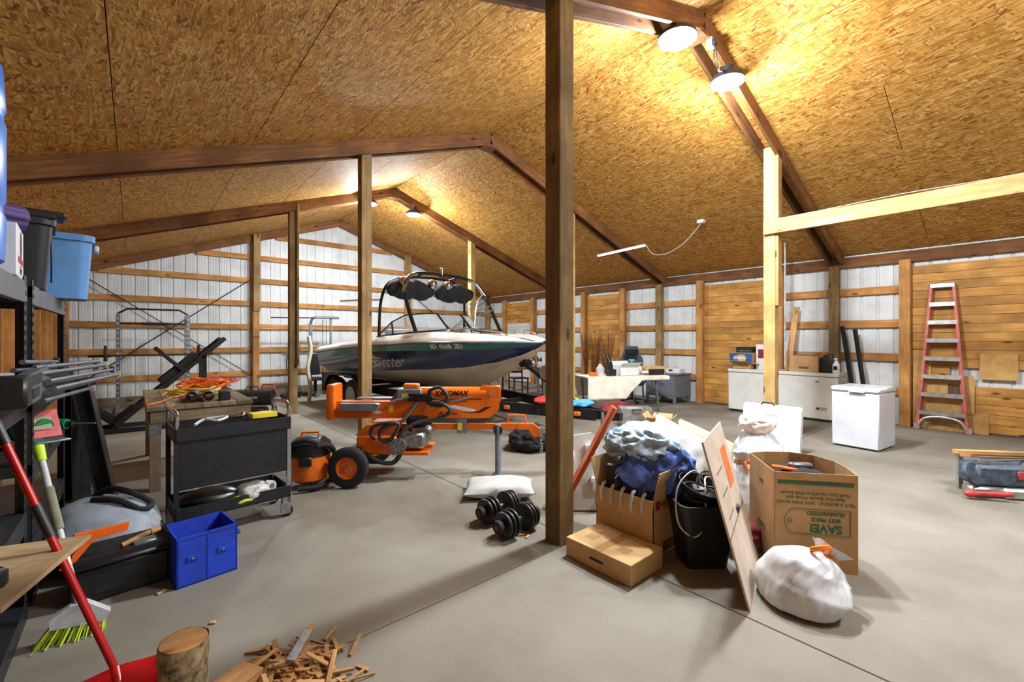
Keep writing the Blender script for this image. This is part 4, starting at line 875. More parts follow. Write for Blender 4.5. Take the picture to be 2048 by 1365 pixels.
G().box(-.15, .15, -.32, -.24, .55, 1.1, .03, seg=2).put('back_pad', 'black_cloth', t); G().box(-.16, .16, -.6, -.25, .42, .5, .03, seg=2).bar((0, -.4, .05), (0, -.4, .42), .06, .06).put('seat', 'black_cloth', t)
G().tube([(-.55, -.05, 1.1), (-.6, -.08, .95), (-.58, -.08, .7), (-.45, -.06, .66)], .012, 6, smooth=3).put('arm_lever', 'steel_black', t)
o = tag(G().tube([(0, 0, 0), (.02, -.05, .35), (-.02, .0, .8), (.05, .02, 1.2), (0, 0, 1.55)], .045, 10, smooth=5).put('foam_roll', 'gel_cream', None), 'long cream foam tube leaning at the boat stern', 'foam tube'); o.location = (3.12, 10.95, 0)

tag(G().tube([(*floor_at(206, 952), .008), (*floor_at(222, 985), .008), (*floor_at(245, 995), .008), (*floor_at(285, 1022), .008), (*floor_at(330, 1052), .008)], .006, 6, smooth=5).put('floor_cord', 'white_plastic', None), 'thin white cord lying on the floor between the grey bag and the cart', 'cord')

# ------------------------------------------------------------------ boxes, bags and bins in the right foreground
pm('kraft_light', (196, 160, 112), .85, 0, .05, 5, .1, 90); pm('tape', (178, 142, 92), .25, 0, .05); pm('print_green', (44, 96, 58), .7); pm('print_red', (150, 30, 34), .7); pm('print_orange', (232, 120, 60), .7); pm('print_brown', (96, 72, 48), .8)
pm('poly_white', (202, 205, 210), .28, 0, .05, 8, .15, 20, coat=.2); pm('poly_tie', (244, 132, 34), .35); pm('foam_white', (210, 209, 206), .7, 0, .04, 6, .2, 60); pm('denim', (86, 116, 176), .85, 0, .2, 7, .4, 50); pm('pale_cloth', (170, 190, 208), .85, 0, .15, 7, .4, 50); pm('navy_cloth', (80, 108, 188), .8, 0, .25, 9, .4, 50)
pm('rust_orange', (196, 84, 24), .4, 0, .08)
# flat closed carton
t = thing('flat_carton', 'low closed brown carton with hand slot lying in front of the medium box', 'carton', (2.445, 1.8, 0))
G().box(-.18, .18, -.26, .26, 0, .13, .003).put('carton', 'kraft_light', t, False)
G().box(-.1805, -.1795, -.055, .055, .055, .073, .0).put('hand_slot', 'black_print', t, False); G().box(-.181, .181, -.03, .03, .1295, .131).put('tape', 'tape', t, False)
for y in (-.14, .12): G().box(-.08, .0, y-.02, y+.06, .1302, .1308).put('label_patch', 'tape', t, False)
G().box(-.181, .181, -.001, .001, .13, .1306).put('seam', 'print_brown', t, False)
def carton(t, w_, d, h, mat, flaps, th=.005):
    """open carton: base, four walls as separate panels, flaps (side, tilt in degrees out from upright)"""
    G().box(-w_/2, w_/2, -d/2, d/2, 0, th).put('base', mat, t, False)
    for nm, a in (('front', (-w_/2, w_/2, -d/2, -d/2+th)), ('rear', (-w_/2, w_/2, d/2-th, d/2)), ('left', (-w_/2, -w_/2+th, -d/2, d/2)), ('right', (w_/2-th, w_/2, -d/2, d/2))):
        G().box(*a, 0, h).put('side_panel', mat, t, False)
    for sd, ang_, L in flaps:
        M = {'f': TR(0, -d/2, h) @ RX(ang_), 'b': TR(0, d/2, h) @ RX(-ang_), 'l': TR(-w_/2, 0, h) @ RY(-ang_), 'r': TR(w_/2, 0, h) @ RY(ang_)}[sd]
        ww = w_ if sd in 'fb' else d
        g = G().box(*((-ww/2, ww/2, -th/2, th/2) if sd in 'fb' else (-th/2, th/2, -ww/2, ww/2)), 0, L); g.put('flap', mat, t, False, M=M)
t = thing('moving_carton', 'medium open brown moving carton filled with clothes', 'carton', (2.86, 1.86, 0))
carton(t, .43, .48, .4, 'kraft_light', [('l', 172, .14), ('r', 20, .16), ('b', 15, .2), ('f', 12, .2)])
for k in range(5): G().tube([(-.2, -.17+.085*k, .43), (-.225, -.17+.085*k, .42), (-.232, -.17+.085*k+.01, .36), (-.231, -.165+.085*k, .3)], .012, 6, smooth=3).put('tape_loop', 'lightgrey', t)
G().box(-.2165, -.2155, -.14, .0, .02, .1).put('box_print', 'print_brown', t, False)
G().text('MEDIUM', .075, TR(.0, -.2415, .35) @ RX(90), .0006).put('size_print', 'print_red', t); G().box(-.19, -.13, -.2425, -.2415, .33, .39).put('logo_print', 'print_red', t, False); G().box(-.1, .12, -.2425, -.2415, .03, .1).put('truck_print', 'print_brown', t, False)
tag(G().box(2.7, 2.82, 1.92, 2.06, .01, .56, .015).tube([(2.69, 1.93, .5), (2.66, 1.93, .48), (2.66, 1.93, .42), (2.69, 1.93, .4)], .012, 6).put('power_tool', 'bin_black', None), 'black case standing in the medium moving carton', 'case')
tag(G().blob((2.97, 1.8, .52), (.23, .22, .22), 21, .5, 1.9, sub=5, ridge=1.0).put('clothes_heap', 'navy_cloth', None), 'heap of blue shirts piled in the medium moving carton', 'clothes')
tag(G().blob((2.93, 1.88, .7), (.2, .22, .12), 23, .5, 1.8, sub=5, ridge=1.0).put('clothes_heap', 'pale_cloth', None), 'pale grey-blue garment on top of the blue shirts', 'clothes')
tag(G().blob((2.86, 2.04, .72), (.1, .1, .07), 27, .3, 2.8, sub=4, ridge=.9).put('clothes_heap', 'denim', None), 'small denim garment at the back of the clothes heap', 'clothes')
# foam block, orange plastic rail
t = thing('foam_packing', 'white foam packing shell leaning behind the open carton', 'foam packing', (2.98, 2.52, 0), -40)
G().prism([(-.2, 0), (.2, 0), (.26, .3), (.2, .6), (.1, .66), (-.14, .62), (-.24, .35)], -.05, .05, 'y', RX(-12)).put('shell', 'foam_white', t, False)
for x, z in ((-.12, .45), (.08, .5), (-.1, .2), (.12, .22)): G().box(x-.05, x+.05, -.1, -.04, z-.06, z+.06, .012, RX(-12)).put('foam_rib', 'foam_white', t)
A, B = V((2.66, 2.5, .0)), V((2.98, 2.18, .94))
o = G().bar(A+V((0, 0, .06)), B, .035, .15, (.6, .6, 0), .008).bar(A+V((.03, .03, .08)), B+V((.03, .03, 0)), .02, .1, (.6, .6, 0)).put('plastic_rail', 'rust_orange', None, False); tag(o, 'long orange plastic rail leaning diagonally behind the clothes carton', 'rail')
# waste bin with contents
t = thing('waste_bin', 'black rectangular waste bin standing right of the moving carton', 'waste bin', (2.9, 1.42, 0), -38)
binshell(.27, .22, .36, .3, .42).put('bin_body', 'bin_black', t)
G().blob((0, 0, .42), (.13, .1, .05), 31, .2, 2, sub=3).put('bin_liner', 'black_gloss', t)
tag(G().lathe([(.1, 0), (.13, .0), (.15, .06), (.145, .06), (.125, .01), (.1, .01)], 26, (2.9, 1.43, .46), RX(18)).put('round_tray', 'bin_black', None), 'black round tray lying on top of the waste bin', 'tray')
tag(G().tube([(2.98, 1.42, .5), (2.88, 1.46, .6), (2.74, 1.5, .5), (2.68, 1.46, .3), (2.74, 1.38, .22), (2.8, 1.34, .32), (2.84, 1.36, .5), (2.95, 1.4, .56), (3.05, 1.3, .5)], .006, 6, smooth=6).put('white_cable', 'white_plastic', None), 'white cable looping down from the waste bin', 'cable')
tag(G().tube([(2.86, 1.42, .5), (2.96, 1.46, .55), (3.06, 1.36, .54), (3.0, 1.26, .52), (2.9, 1.3, .52), (2.86, 1.4, .53), (2.98, 1.44, .58), (3.08, 1.32, .56)], .006, 6, smooth=6).put('black_cable', 'bin_black', None), 'black cable coiled on top of the waste bin', 'cable')
# leaning sheet of cardboard with print
t = thing('cardboard_sheet', 'tall pale cardboard sheet leaning edge-on over the waste bin', 'cardboard', (2.56, .98, 0), 17)
Ms = RX(-15); G().box(0, .74, -.006, .006, .0, .93, .001, Ms).put('panel', pm('card_pink', (196, 178, 160), .85, 0, .05), t, False)
G().box(.0, .74, -.008, -.0062, .38, .386, 0, Ms).put('crease', 'print_brown', t, False); G().box(.42, .62, -.0075, -.006, .55, .8, 0, Ms).put('orange_print', 'print_orange', t, False)
for k in range(3): G().box(.12, .34, -.0075, -.006, .45+.13*k, .456+.13*k, 0, Ms).put('print_line', 'print_brown', t, False)
# large moving carton upside down
t = thing('moving_carton', 'large open-bottomed moving carton with upside-down green print', 'carton', (3.51, 1.02, 0), -52)
W_ = .48
for a in ((-W_/2, W_/2, -W_/2, -W_/2+.005), (-W_/2, -W_/2+.005, -W_/2, W_/2)): G().box(*a, 0, .63).put('side_panel', 'kraft', t, False)
cur = [(-W_/2, W_/2-.0), (-.12, W_/2+.06), (.06, W_/2+.08), (.2, W_/2+.02), (.27, .1), (.27, -.05), (W_/2, -W_/2)]
g = G(); R0 = [g.bm.verts.new((x, y, 0)) for x, y in cur]; R1 = [g.bm.verts.new((x, y, .63)) for x, y in cur]
for k in range(len(cur)-1): g.bm.faces.new((R0[k], R0[k+1], R1[k+1], R1[k]))
g.put('bulged_panel', 'kraft', t, False, solid=.005)
FM = TR(0, -W_/2-.001, 0) @ RX(90)
def ftext(s, size, x, z, bold=0, par=t, mat='print_green'): G().text(s, size, FM @ TR(x, z, 0) @ RZ(180), .0006, bold=bold).put('print_line', mat, par)
G().box(-W_/2+.02, W_/2-.02, -W_/2-.002, -W_/2-.0005, .555, .58).put('green_band', 'print_green', t, False); G().box(-W_/2+.02, W_/2-.02, -W_/2-.002, -W_/2-.0005, .583, .587).put('orange_band', 'print_orange', t, False)
ftext('uhaul.com', .032, .02, .568, .001, t, 'kraft')
ftext('"BUY A BUNDLE - SAVE EVEN MORE!', .028, -.0, .44); ftext('Beat Our Bundle Prices and', .03, 0, .47); ftext("We'll Give You $20 in FREE Boxes!", .028, 0, .5)
ftext('SAVE!', .075, .06, .28, .003); ftext('BEST PRICE', .034, .06, .335, .001); ftext('GUARANTEED', .034, .06, .375, .001)
g = G().tube([FM @ V(p) for p in ((-.14, .4, .001), (-.18, .34, .001), (-.18, .3, .001), (-.14, .24, .001), (.2, .24, .001), (.2, .4, .001))], .002, 4, closed=True).tube([FM @ V((-.15+.014*math.cos(a), .32+.014*math.sin(a), .001)) for a in [k*.8 for k in range(8)]], .002, 4, closed=True)
g.put('tag_outline', 'print_green', t, False)
for z, s in ((.5, '/DK'), (.2, 'LARGE')): G().text(s, .05, TR(-W_/2-.001, 0.0, z) @ RZ(-90) @ RX(90) @ RZ(180), .0006).put('print_line', 'print_green', t)
G().lathe([(.03, 0), (.036, 0), (.036, .001), (.03, .001), (.03, 0)], 20, (.1, W_/2+.05, .57), RX(90)).put('recycle_mark', 'print_green', t)
tag(G().blob((3.52, 1.03, .5), (.18, .17, .1), 41, .3, 2.4, sub=4).put('dark_clothes', 'black_cloth', None), 'dark clothes filling the large moving carton', 'clothes')
o = tag(G().box(-.12, .12, -.02, .02, 0, .02, .006).put('orange_tool', 'hv_orange', None), 'orange tool on the dark clothes in the large carton', 'tool'); o.location = (3.45, 1.06, .585); o.rotation_euler = (0, .15, -.7)
o = tag(G().box(-.1, .1, -.025, .025, 0, .03, .01).put('power_strip', 'steel_grey', None), 'grey tool on the dark clothes in the large carton', 'tool'); o.location = (3.57, 1.03, .59); o.rotation_euler = (0, .1, -.4)
BAGP = [(0, .02, 0), (.1, .7, 0), (.2, .92, .06), (.45, 1.0, .38), (.65, .86, .72), (.8, .5, .95), (.87, .2, 1.05), (.93, .3, 1.14), (1, .42, 1.24)]
def bag(c, r, seed, lb, tie=True, rz=0, mat='poly_white', tilt=0):
    t = thing('trash_bag', lb, 'bag', (c[0], c[1], 0), rz, 'white plastic bags'); M = RY(tilt); h = r[2]*1.75; off = V((seed*1.3, seed*.7, 0))
    def f(u, v):
        a = 6.28319*u; k, zz = ip(BAGP, v); d = V((math.cos(a), math.sin(a), 0)); q = V((d.x, d.y, zz*1.5))
        low = noise.noise(q*1.3+off); w_ = q+noise.noise_vector(q*1.1+off)*.35
        fold = (1-2*abs(noise.noise(V((w_.x*3.2, w_.y*3.2, w_.z*.9))+off)))*.5+(1-2*abs(noise.noise(V((w_.x*7, w_.y*7, w_.z*1.6))-off)))*.3
        k *= 1+.22*low+(.05+.2*v*v)*fold
        p = RY(tilt*min(1, v*v*1.6)) @ V((d.x*r[0]*k, d.y*r[1]*k, zz*h+.05*h*low*v)); p.z = p.z if p.z > 0 else -p.z*.04
        return p
    body = G().grid(f, 96, 44, True).put('bag_body', mat, t, soft=True)
    low_ = min(v_.co.z for v_ in body.data.vertices)
    if tie:
        n = M @ V((0, 0, 1.05*h)); w_ = r[0]*.3
        G().tube([n+M @ V(p) for p in ((-w_, 0, 0), (0, -w_, 0), (w_, 0, 0), (0, w_, 0))], .012, 6, closed=True, smooth=5).put('draw_tie', 'poly_tie', t)
        G().tube([n+M @ V(p) for p in ((-w_*.8, -w_*.6, 0), (-w_*2, -w_*1.6, .03), (-w_*2.6, -w_*.8, -.03), (-w_*1.2, -w_*.2, 0))], .013, 6, smooth=5).put('tie_loop', 'poly_tie', t)
    return t
bg = bag((2.86, .84), (.2, .22, .17), 51, 'translucent white trash bag with orange tie in front of the large carton', rz=-30, tilt=38)
tag(G().box(3.12, 3.18, .68, .74, 0, .05, .01).put('red_block', 'red_paint', None), 'small red block beside the front trash bag', 'block')
bag((3.9, 1.55), (.18, .18, .25), 55, 'white trash bag with orange tie behind the leaning cardboard', rz=30)
tag(G().blob((3.28, 1.32, .1), (.16, .12, .1), 58, .25, 2.2, sub=4, floor=0).put('maroon_cloth', pm('maroon', (110, 16, 34), .85), None), 'maroon cloth on the floor between cardboard and large carton', 'cloth')
bag((4.95, 1.81), (.27, .25, .3), 60, 'white plastic bag with pink print in front of the folding table', False, 0)
tag(G().blob((4.97, 1.83, .6), (.15, .15, .1), 61, .35, 2.4, sub=4).put('pink_bag', pm('poly_pink', (238, 214, 206), .35), None), 'pinkish plastic bag on top of the white one', 'bag')
o = pillow('square_pillow', 'pillow_white', .55, .55, .2, 5); tag(o, 'large white square pillow with dark piping leaning behind the cartons', 'pillow'); o.location = (3.55, 1.95, .5); o.rotation_euler = (math.radians(58), math.radians(30), math.radians(-40))
G().tube([(.262*math.copysign(abs(math.cos(a))**.25, math.cos(a))*(1-.05*abs(math.sin(2*a))), .262*math.copysign(abs(math.sin(a))**.25, math.sin(a)), 0) for a in [k*.1309+.01 for k in range(48)]], .006, 6, closed=True).put('piping', 'piping', o)
o = pillow('square_pillow', 'pillow_cream', .6, .5, .2, 8); tag(o, 'cream knitted pillow behind the white square pillow', 'pillow'); o.location = (4.05, 1.95, .42); o.rotation_euler = (math.radians(55), math.radians(25), math.radians(-40))
bag((3.35, 2.1), (.18, .18, .15), 66, 'crumpled clear plastic bag under the white square pillow', False, 0)
# folding table leaning, folded
t = thing('folding_table', 'white plastic folding table folded in half and leaning by the pale post', 'folding table', (6.47, 2.22, 0), -92)
G().prism([(-.36, .02), (-.34, 0), (.34, 0), (.36, .02), (.36, .58), (.33, .61), (-.33, .61), (-.36, .58)], -.03, .0, 'y', RX(-8)).prism([(-.36, .02), (-.34, 0), (.34, 0), (.36, .02), (.36, .58), (.33, .61), (-.33, .61), (-.36, .58)], .006, .036, 'y', RX(-8)).put('table_half', 'white_plastic', t, False)
G().tube([(-.08, -.06, .61), (-.06, -.07, .64), (.06, -.07, .64), (.08, -.06, .61)], .01, 6).put('handle', 'bin_black', t)
G().bar((.3, .04, .05), (.3, .14, .34), .025, .025).bar((-.3, .04, .05), (-.3, .14, .34), .025, .025).put('folded_leg', 'steel_grey', t, False)
# ------------------------------------------------------------------ freezers and what stands on them
pm('enamel', (206, 206, 200), .3, 0, .04, 3, coat=.3); pm('enamel_cool', (204, 208, 214), .3, 0, .03, 3, coat=.3)
t = thing('chest_freezer', 'long white chest freezer with boxes on its lid along the right wall', 'freezer', (9.68, 3.06, 0))
G().box(-.32, .3, -.94, .94, .04, .8, .012).put('cabinet', 'enamel', t); G().box(-.335, .31, -.95, .95, .806, .875, .015).put('lid', 'enamel', t)
G().box(-.3, .28, -.9, .9, 0, .05).put('plinth', 'bin_black', t, False); G().box(-.3215, -.3195, -.78, -.6, .2, .26).put('control_panel', 'tan_cap', t, False)
G().cyl((-.325, -.64, .23), (-.32, -.64, .23), .02, n=14).put('thermostat_knob', 'bin_black', t); G().cyl((-.325, -.2, .16), (-.318, -.2, .16), .02, n=14).put('drain_plug', 'enamel', t); G().box(-.325, -.318, -.66, -.6, .7, .73).put('badge', 'gal', t, False)
for k in range(6): G().box(-.1, .15, -.942, -.939, .5+.035*k, .515+.035*k).put('vent_slot', 'steel_grey', t, False)
t = thing('chest_freezer', 'small white chest freezer standing alone in front of the ladder', 'freezer', (7.72, 1.46, 0), -8)
G().box(-.29, .29, -.27, .27, .02, .76, .012).put('cabinet', 'enamel_cool', t); G().box(-.305, .3, -.28, .28, .766, .835, .02).put('lid', 'enamel_cool', t); G().box(-.33, -.3, -.12, .06, .765, .79, .006).put('lid_grip', 'enamel_cool', t)
for x in (-.24, .24):
    for y in (-.22, .22): G().cyl((x, y, 0), (x, y, .03), .02).put('foot', 'bin_black', t)
G().cyl((.2, -.275, .1), (.2, -.268, .1), .015).put('drain_plug', 'enamel', t)
zt = .876
t = thing('parcel_box', 'open brown carton on the left end of the long freezer lid', 'carton', (9.66, 3.78, zt)); carton(t, .4, .36, .12, 'kraft', [('l', 75, .18), ('f', 100, .12)])
t = thing('parcel_box', 'blue and brown printed parcel on the open carton', 'parcel', (9.66, 3.8, zt+.125)); G().box(-.17, .17, -.22, .22, 0, .2, .003).put('carton', 'kraft', t, False); G().box(-.172, -.17, -.22, .22, .0, .19).put('blue_print', pm('print_blue', (30, 78, 130), .6), t, False); G().box(-.1725, -.1715, -.08, .06, .03, .16).put('shipping_label', 'kraft_light', t, False)
G().text('chewy', .1, TR(-.174, .02, .1) @ RZ(-90) @ RX(90), .0006, bold=.003).put('print', 'white_plastic', t)
t = thing('parcel_box', 'small black box on top of the blue parcel', 'box', (9.7, 3.78, zt+.325)); G().box(-.1, .1, -.16, .16, 0, .12, .003).put('carton', 'bin_black', t, False); G().box(-.102, -.1, -.12, .1, .03, .05).put('print', 'steel_grey', t, False)
t = thing('white_box', 'tall white product box behind the pale post on the long freezer', 'box', (9.72, 3.42, zt)); G().box(-.12, .12, -.13, .13, 0, .15, .003).box(-.12, .12, -.13, .13, .151, .5, .003).put('carton', 'white_plastic', t, False); G().box(-.122, -.12, -.02, .09, .22, .4).put('picture', 'dark_red', t, False)
t = thing('kraft_box', 'wide brown carton with dark print on the long freezer lid', 'carton', (9.62, 2.66, zt)); G().box(-.2, .2, -.22, .22, 0, .3, .003).put('carton', 'kraft', t, False); G().box(-.202, -.2, -.08, .08, .06, .1).put('print', 'print_brown', t, False); G().box(-.16, .16, -.15, .15, .3, .32, .004).put('top_insert', 'steel_grey', t, False)
t = thing('plastic_jug', 'black plastic jug on the long freezer lid', 'jug', (9.58, 2.31, zt)); G().box(-.1, .1, -.12, .12, 0, .28, .03, seg=2).put('jug_body', 'bin_black', t); G().cyl((0, .05, .28), (0, .05, .32), .03).put('cap', 'bin_black', t); G().tube([(0, -.07, .27), (0, -.06, .33), (0, .0, .34), (0, .03, .29)], .012, 6).put('handle', 'bin_black', t)
t = thing('spray_bottle', 'white spray bottle at the right end of the long freezer lid', 'bottle', (9.46, 2.17, zt)); G().lathe([(0, 0), (.05, 0), (.055, .02), (.055, .15), (.03, .2), (.02, .23), (0, .23)], 18).put('bottle_body', 'white_plastic', t); G().box(-.06, .04, -.015, .015, .23, .275, .008).put('trigger_head', 'white_plastic', t); G().box(-.057, -.054, -.03, .03, .06, .13).put('label', 'black_print', t, False)
# ------------------------------------------------------------------ ladder and leaning things at the right wall
pm('fibre_pink', (190, 100, 88), .55, 0, .12, 10); pm('alu', (176, 178, 176), .4, .8, .12, 12)
t = thing('step_ladder', 'tall folded stepladder with faded red rails and aluminium treads leaning on the plank wall', 'ladder', (9.86, .86, 0)); t.rotation_euler = (0, math.radians(3.2), 0)
for s in (-1, 1):
    G().bar((-.02, s*.29, .02), (-.02, s*.13, 2.36), .035, .07, (1, 0, 0)).put('front_rail', 'fibre_pink', t, False); G().bar((.06, s*.26, .02), (.06, s*.12, 2.3), .03, .05, (1, 0, 0)).put('rear_rail', 'fibre_pink', t, False)
    G().box(-.05, .02, s*.3-.045, s*.3+.03, 0, .1, .006).put('foot', 'alu', t)
for k in range(7):
    z = .29+.295*k; hw = .29-.16*z/2.34
    G().box(-.06, .035, -hw, hw, z, z+.025).box(-.062, -.055, -hw, hw, z-.04, z+.025).put('tread', 'alu', t, False)
G().tube([(-.045, -.28, .06), (-.045, -.2, .19), (-.045, 0, .23), (-.045, .2, .19), (-.045, .28, .06)], .022, 8, smooth=5).put('foot_brace', 'alu', t); G().box(-.06, .1, -.15, .15, 2.32, 2.4, .01).put('top_cap', 'alu', t)
for k, (y0, y1, z0, z1, lean, lb) in enumerate(((1.0, 1.22, 0, 1.3, 4, 'narrow brown cardboard strip leaning at the wall post behind the ladder'), (.35, 1.05, .0, .32, 10, 'low cardboard piece at the ladder foot'), (.5, 1.0, .3, .9, 5, 'yellowed printed cardboard sheet behind the ladder'), (.05, .45, .86, 1.26, 3, 'cardboard flap hanging right of the ladder'))):
    o = G().box(-.004, .004, 0, y1-y0, 0, z1-z0, .001).put('cardboard_piece', pm('card_yellow', (190, 150, 90), .85, 0, .08), None, False); o.location = (10.0+.012*(k % 2), y0, z0); o.rotation_euler = (0, math.radians(lean*.3), 0); tag(o, lb, 'cardboard', 'cardboard behind the ladder')
    if k == 2: G().box(-.006, -.0045, .1, .3, .3, .45).put('print', 'print_brown', o, False)
o = board('leaning_plank', (9.62, 2.98, .876), (9.92, 2.92, 2.12), .03, .11, 'beam_pale', None, (0, 1, 0)); tag(o, 'pale plank standing on the long freezer and leaning on the wall', 'plank')
o = G().cyl((9.3, 2.93, .95), (9.3, 2.93, roofz(9.3)-.01), .014, n=10).put('conduit_pipe', 'lightgrey', None); tag(o, 'thin grey conduit pipe dropping from the ceiling to the freezer', 'pipe')
for k, (a, b) in enumerate((((9.72, 1.9, 0), (9.96, 2.18, 1.72)), ((9.62, 1.72, 0), (9.9, 1.98, 1.66)))):
    o = G().bar(a, b, .04, .03).bar(V(a)+V((0, .03, 0)), V(b)+V((0, .03, 0)), .006, .05).put('steel_angle', 'steel_black', None, False); tag(o, ['dark steel angle leaning behind the small freezer, the one nearer the wall', 'dark steel angle leaning behind the small freezer, the one farther from the wall'][k], 'steel angle', 'leaning steel angles')
# dusty saw lying on its side at the right edge
t = thing('tile_saw', 'dusty folded saw with red switch lying on its side at the right edge', 'saw', (6.3, .12, 0), -50)
pm('dusty_blue', (74, 84, 98), .6, .2, .3, 18); pm('dusty_red', (176, 58, 56), .5)
G().box(-.3, .5, -.1, .14, .1, .3, .03).box(.1, .5, -.13, .16, .06, .34, .04).put('motor_body', 'dusty_blue', t); G().lathe([(0, -.02), (.1, -.02), (.12, 0), (.1, .02), (0, .02)], 24, (-.32, -.08, .22), RX(70) @ RY(20)).put('blade_guard', 'dusty_blue', t)
G().box(.02, .1, -.115, -.1, .18, .26, .006).put('switch', 'dusty_red', t); G().cyl((-.25, -.05, .34), (.3, .0, .36), .014).cyl((-.2, .1, .34), (.35, .1, .34), .014).put('guide_rod', 'chrome', t)
G().cyl((-.4, -.16, .05), (-.1, -.2, .07), .03, .022).ell((-.4, -.16, .05), (.05, .035, .035)).put('red_handle', 'dusty_red', t); G().box(-.35, -.05, -.12, .02, .0, .1, .02).box(-.1, .4, -.15, .1, 0, .1, .02).put('base_casting', 'alu', t)
G().bar((-.3, .15, .37), (.6, .15, .37), .07, .03).bar((-.28, .15, .34), (.6, .15, .34), .1, .02).put('wood_fence', 'scrap_wood', t, False); G().bar((-.26, .15, 0), (-.26, .15, .33), .04, .03).put('fence_leg', 'alu', t, False); G().bar((.52, .15, 0), (.52, .15, .33), .04, .03).put('fence_leg', 'alu', t, False)
# ------------------------------------------------------------------ furniture at the far right wall
t = thing('folding_table', 'folding table under a white cloth covered with kitchen things', 'table', (7.62, 5.42, 0), -26)
G().box(-.85, .85, -.36, .36, .7, .73, .006).put('table_top', 'white_plastic', t, False)
for x in (-.7, .7): G().bar((x, -.28, .0), (x-.05, -.25, .7), .03, .03).bar((x, .28, 0), (x-.05, .25, .7), .03, .03).bar((x, -.28, .25), (x, .28, .25), .025, .025).put('leg_frame', 'steel_grey', t, False)
def cl(u, v):
    x = -.9+1.8*u; a = (v-.5)*2; drop = .44 if u < .45 else (.44-.36*min(1, (u-.45)/.2)); ln = .37+drop
    yv = a*ln; fold = .014*math.sin(u*34+a)
    if abs(yv) < .37: return V((x, yv, .737))
    return V((x, math.copysign(.372+.02*(abs(yv)-.37)+fold*min(1, (abs(yv)-.37)*5), yv), .737-(abs(yv)-.37)))
tag(G().grid(cl, 70, 40).put('tablecloth', pm('cloth_white', (228, 222, 204), .9, 0, .05, 6, .3, 40), None, True, solid=.003), 'white tablecloth hanging low at the left of the folding table', 'tablecloth'); tc = C.objects['tablecloth']; tc.location = (7.62, 5.42, 0); tc.rotation_euler = (0, 0, math.radians(-26))
def ont(lx, ly, z=.742):
    a = math.radians(-26); return (7.62+lx*math.cos(a)-ly*math.sin(a), 5.42+lx*math.sin(a)+ly*math.cos(a), z)
t = thing('knife_block', 'black knife block with silver handles on the white tablecloth', 'knife block', ont(-.28, -.12), -20)
G().box(-.09, .09, -.06, .06, 0, .13, .008).box(-.07, .05, -.05, .05, .12, .28, .01, RY(-10)).put('block', 'bin_black', t)
for k in range(6): G().cyl((-.08+.03*(k % 3), -.03+.06*(k//3), .27), (-.15+.03*(k % 3), -.03+.06*(k//3), .42), .012).put('knife_handle', 'gal' if k % 2 else 'bin_black', t)
t = thing('white_carton', 'white carton with open top flaps on the tablecloth', 'box', ont(.1, .0), -20); carton(t, .45, .32, .2, 'white_plastic', [('f', 60, .12), ('b', 50, .12)])
tag(G().lathe([(0, 0), (.09, 0), (.1, .05), (.1, .06), (.085, .01), (0, .01)], 20, ont(-.62, .0)).put('red_bowl', 'hv_orange', None), 'shallow orange-red dish at the left of the table', 'dish')
tag(G().lathe([(0, 0), (.08, 0), (.085, .15), (.05, .19), (.03, .23), (0, .24)], 20, ont(-.45, .02)).put('glass_jar', 'clear_plastic', None), 'clear lidded jar beside the knife block', 'jar')
tag(G().ell(ont(.42, .05, .84), (.1, .1, .1)).cyl(ont(.42, -.1, .8), ont(.55, -.14, .8), .03).put('white_helmet', 'white_plastic', None), 'round white helmet-like bowl right of the white carton', 'helmet')
t = thing('open_carton', 'open brown carton lid at the right end of the table', 'carton', ont(.74, .0), -24); G().box(-.2, .16, -.18, -.16, 0, .12).put('dark_panel', 'steel_black', t, False); G().box(-.2, .2, -.15, .18, 0, .17, .004).put('carton', 'kraft_light', t, False)
t = thing('sideboard', 'grey painted sideboard against the right wall', 'sideboard', (9.52, 5.45, 0), -6)
G().box(-.3, .3, -.4, .4, .16, .66, .006).box(-.32, .32, -.42, .42, .66, .69, .006).put('cabinet', pm('slate', (96, 100, 108), .5, 0, .08), t, False)
for y in (-.2, .2): d_ = G().box(-.312, -.3, y-.18, y+.18, .2, .64, .004).put('door', 'slate', t, False); G().cyl((-.325, y*.3, .44), (-.312, y*.3, .44), .01).put('knob', 'gal', d_)
for x in (-.27, .27):
    for y in (-.37, .37): G().bar((x, y, 0), (x, y, .16), .05, .05).put('leg', 'slate', t, False)
t = thing('printer', 'small white boxed printer on the grey sideboard', 'printer', (9.5, 5.25, .692)); G().box(-.13, .13, -.17, .17, 0, .11, .01).put('casing', 'white_plastic', t); G().box(-.132, -.13, .0, .1, .05, .09).put('display', 'bin_black', t, False)
t = thing('gaming_chair', 'dark grey gaming chair with blue letter behind the table', 'chair', (8.8, 5.95, 0), -54)
pm('chair_grey', (56, 60, 66), .6, 0, .1); pm('letter_blue', (80, 190, 220), .5)
G().prism([(-.2, .48), (.2, .48), (.27, .75), (.27, 1.0), (.2, 1.13), (.15, 1.32), (-.15, 1.32), (-.2, 1.13), (-.27, 1.0), (-.27, .75)], .0, .1, 'y', TR(0, .22, 0) @ RX(-6)).put('backrest', 'chair_grey', t, False); G().box(-.15, .15, -.05, .03, 1.1, 1.24, .03, TR(0, .12, 0), 2).put('head_pillow', 'black_cloth', t)
G().text('T', .2, TR(0, .11, .92) @ RX(84), .003, bold=.01).put('letter', 'letter_blue', t); G().box(-.27, .27, -.28, .24, .42, .52, .04, seg=2).put('seat', 'chair_grey', t); G().cyl((0, 0, .1), (0, 0, .42), .03).put('gas_lift', 'bin_black', t)
